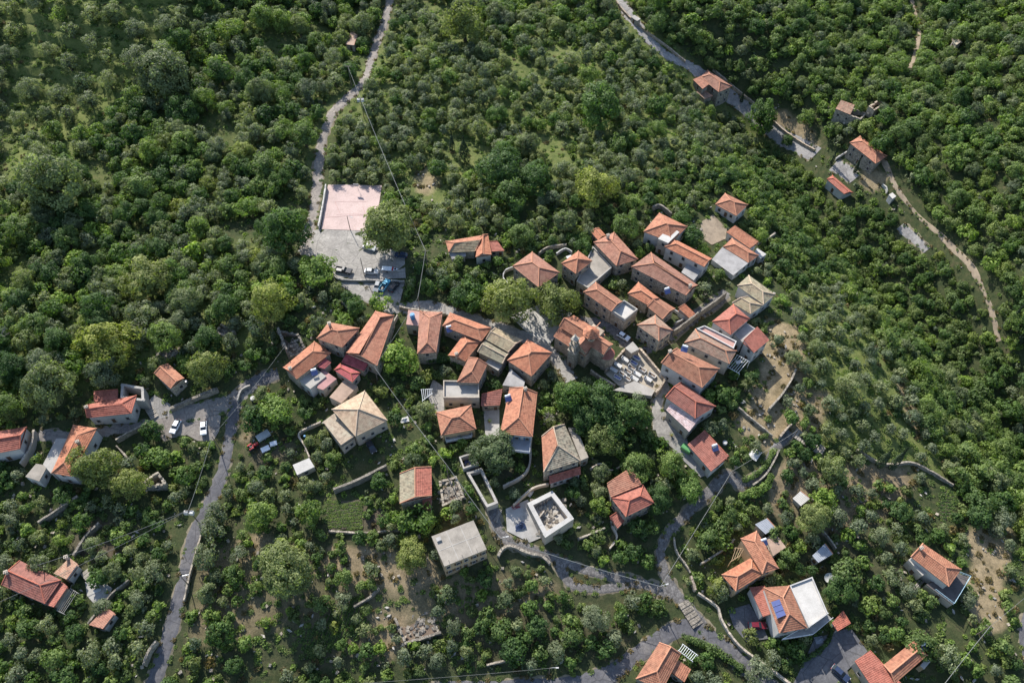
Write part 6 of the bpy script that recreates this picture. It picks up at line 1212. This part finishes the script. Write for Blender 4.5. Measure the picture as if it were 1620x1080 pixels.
lmx = np.array([(l[1], l[2]) for l in LM]); order = sorted(range(len(TREES)), key=lambda i: -info[i][2]); cnt = {}; rank = {}; solo = set()
for i in order:
    a, b, rp = info[i]
    if not (4 < a < 1616 and 4 < b < 1076): continue
    kd = TREES[i][0]; j = int(np.argmin((lmx[:, 0]-a)**2+((lmx[:, 1]-b)*1.15)**2)); dx, dy = a-lmx[j, 0], b-lmx[j, 1]
    sec = ("to the right of" if dx > 0 else "to the left of") if abs(dx) > abs(dy) else ("below" if dy > 0 else "above")
    key = (ADJ[kd], j, sec); k = rank.get(key, 0); rank[key] = k+1; cl = CLS.get(kd, BR)
    if cnt.get(cl[0], 0) >= cl[2] or k >= len(ORD): continue
    cnt[cl[0]] = cnt.get(cl[0], 0)+1; solo.add(i); x, y, z, r, v, rot = TREES[i][1:]
    key_ = bank(kd, r, v); cm, tm_, R0 = BANK[key_]; s = r/R0
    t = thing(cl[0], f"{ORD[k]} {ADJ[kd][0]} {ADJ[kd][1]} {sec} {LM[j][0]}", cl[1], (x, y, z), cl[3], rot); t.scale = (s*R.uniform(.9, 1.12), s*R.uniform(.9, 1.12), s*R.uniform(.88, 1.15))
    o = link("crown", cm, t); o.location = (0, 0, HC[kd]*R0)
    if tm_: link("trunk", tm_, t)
print("solo", cnt)
def mass(name, idx, cat_pts=None, protos=None):
    """everything past the individual plants of a kind: one object that scatters the same plant meshes"""
    keys = sorted({bank(TREES[i][0], TREES[i][4], TREES[i][5]) for i in idx}) if protos is None else None
    c = bpy.data.collections.new(name+"_plants"); kid = {}
    if protos is None:
        for n, k in enumerate(keys):
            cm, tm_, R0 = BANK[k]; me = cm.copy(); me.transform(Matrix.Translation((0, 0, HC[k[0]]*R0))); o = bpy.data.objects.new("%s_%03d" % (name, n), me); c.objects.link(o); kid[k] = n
        rows = []
        for i in idx:
            kd, x, y, z, r, v, rot = TREES[i]; k = bank(kd, r, v); s = r/BANK[k][2]; rows.append((x, y, z, kid[k], rot, s))
    else:
        for n, me in enumerate(protos): c.objects.link(bpy.data.objects.new("%s_%03d" % (name, n), me))
        rows = cat_pts
    rows = np.array(rows, float); me = bpy.data.meshes.new(name); me.from_pydata(rows[:, :3].tolist(), [], [])
    for nm, col, ty in (("vid", 3, 'INT'), ("rotz", 4, 'FLOAT'), ("scl", 5, 'FLOAT')):
        a = me.attributes.new(nm, ty, 'POINT'); a.data.foreach_set("value", rows[:, col].astype(np.int32 if ty == 'INT' else np.float32))
    o = link(name, me); o['kind'] = 'stuff'
    ng = bpy.data.node_groups.new(name, 'GeometryNodeTree'); ng.interface.new_socket(name="Geometry", in_out='INPUT', socket_type='NodeSocketGeometry'); ng.interface.new_socket(name="Geometry", in_out='OUTPUT', socket_type='NodeSocketGeometry')
    gi, go = ng.nodes.new('NodeGroupInput'), ng.nodes.new('NodeGroupOutput'); ip = ng.nodes.new('GeometryNodeInstanceOnPoints'); ci = ng.nodes.new('GeometryNodeCollectionInfo')
    ci.inputs['Collection'].default_value = c; ci.inputs['Separate Children'].default_value = True; ci.inputs['Reset Children'].default_value = True
    def na(nm, ty): a = ng.nodes.new('GeometryNodeInputNamedAttribute'); a.data_type = ty; a.inputs[0].default_value = nm; return a.outputs[0]
    cx = ng.nodes.new('ShaderNodeCombineXYZ'); ng.links.new(na('rotz', 'FLOAT'), cx.inputs[2]); ng.links.new(gi.outputs[0], ip.inputs['Points']); ng.links.new(ci.outputs[0], ip.inputs['Instance']); ip.inputs['Pick Instance'].default_value = True
    ng.links.new(na('vid', 'INT'), ip.inputs['Instance Index']); ng.links.new(cx.outputs[0], ip.inputs['Rotation']); ng.links.new(na('scl', 'FLOAT'), ip.inputs['Scale']); ng.links.new(ip.outputs[0], go.inputs[0])
    md = o.modifiers.new("scatter", 'NODES'); md.node_group = ng; return o
rest = [i for i in range(len(TREES)) if i not in solo]
mass("olive_grove", [i for i in rest if TREES[i][0] == 'olive']); mass("scrub", [i for i in rest if TREES[i][0] in ('scrub', 'dry')]); mass("woodland", [i for i in rest if TREES[i][0] not in ('olive', 'scrub', 'dry')])
# grass tussocks and low weeds
DR = np.zeros((1080, 1620), bool)
for poly, s in DRY:
    if s > .5: paint(DR, poly, True)
def tuft(mat, seed):
    g = np.random.default_rng(seed); n = 46; a = g.uniform(0, 6.28, n); d = g.random(n)**.6*.55; p = np.stack([np.cos(a)*d, np.sin(a)*d, g.uniform(.02, .34, n)*(1.1-d)], 1); nn = g.normal(size=(n, 3))*.5+np.array([0, 0, .8]); return quads("tuft", M[mat], p, nn, g.uniform(.10, .24, n), np.clip(g.normal(.5, .25, n), 0, 1), g)
rows = []
X = NR.uniform(-300, 300, 76000); Y = NR.uniform(30, 400, 76000); Zt = terr(X, Y); A, B, _ = proj(X, Y, Zt)
den = [0, .62, .4, .55, .3, .3, .75, .75, .5, .6]
for x, y, z, a, b in zip(X, Y, Zt, A, B):
    if not (-60 < a < 1680 and -60 < b < 1140) or blocked(x, y): continue
    ia, ib = min(1619, max(0, int(a))), min(1079, max(0, int(b))); dr = DR[ib, ia]
    if R.random() > den[REG[ib, ia]]*(.7 if dr else 1): continue
    rows.append((x, y, z, R.choice((3, 3, 4, 4, 2)) if dr else R.choice((0, 0, 1, 2, 2)) if R.random() < .93 else 3, R.uniform(0, 6.28), R.uniform(.6, 1.9)))
for x, y in EDGE:
    if R.random() < .5:
        x += R.uniform(-.5, .5); y += R.uniform(-.5, .5); rows.append((x, y, float(terr(x, y)), R.choice((0, 2, 3, 4)), R.uniform(0, 6.28), R.uniform(.6, 1.5)))
mass("undergrowth", None, rows, [tuft('green', 1), tuft('bright', 2), tuft('scrub', 3), tuft('dry', 4), tuft('dry', 5)])
# loose stones on the bare ground
def stone_mesh(seed):
    g = random.Random(seed); m = MB(); m.box((0, 0, .1), Vector((.22, g.uniform(-.08, .08), .04)), Vector((g.uniform(-.08, .08), .17, .03)), Vector((.03, .02, .13))); me = bpy.data.meshes.new("stone"); me.from_pydata(m.v, [], m.f); me.materials.append(M['stone' if seed % 2 else 'conc_l']); return me
rows = []
for x, y, z, a, b in zip(X, Y, Zt, A, B):
    ia, ib = min(1619, max(0, int(a))), min(1079, max(0, int(b)))
    if not (-20 < a < 1640 and -20 < b < 1100) or blocked(x, y): continue
    if R.random() < (.22 if DR[ib, ia] else .14 if REG[ib, ia] in (1, 8, 9) else 0): rows.append((x+.7, y-.4, float(terr(x+.7, y-.4)), R.randrange(3), R.uniform(0, 6.28), R.uniform(.5, 1.9)))
mass("stones", None, rows, [stone_mesh(1), stone_mesh(2), stone_mesh(3)])
# crop rows
rows = []
for poly, dvec, kid in (([(512, 795), (572, 790), (575, 835), (520, 838)], (1, .1), 1), ([(1492, 762), (1516, 768), (1510, 805), (1490, 830), (1484, 800)], (1, -.1), 0), ([(470, 1010), (520, 970), (560, 950), (585, 985), (540, 1020), (490, 1050)], (.35, 1), 0)):
    pw = [(p.x, p.y) for p in (P(*q) for q in poly)]; d = Vector((*dvec, 0)).normalized(); s = Vector((-d.y, d.x, 0)); c = np.mean(pw, 0)
    for i in range(-16, 17):
        for j in range(-24, 25):
            q = Vector((c[0], c[1], 0))+s*(i*.95)+d*(j*.5)
            if pip(pw, np.array([q.x]), np.array([q.y]))[0]: rows.append((q.x+R.uniform(-.1, .1), q.y+R.uniform(-.1, .1), float(terr(q.x, q.y))+.1, R.choice((kid, 2)), R.uniform(0, 6), R.uniform(.6, .9)))
mass("crops", None, rows, [tuft('dgreen', 11), tuft('green', 12), tuft('green', 13)])
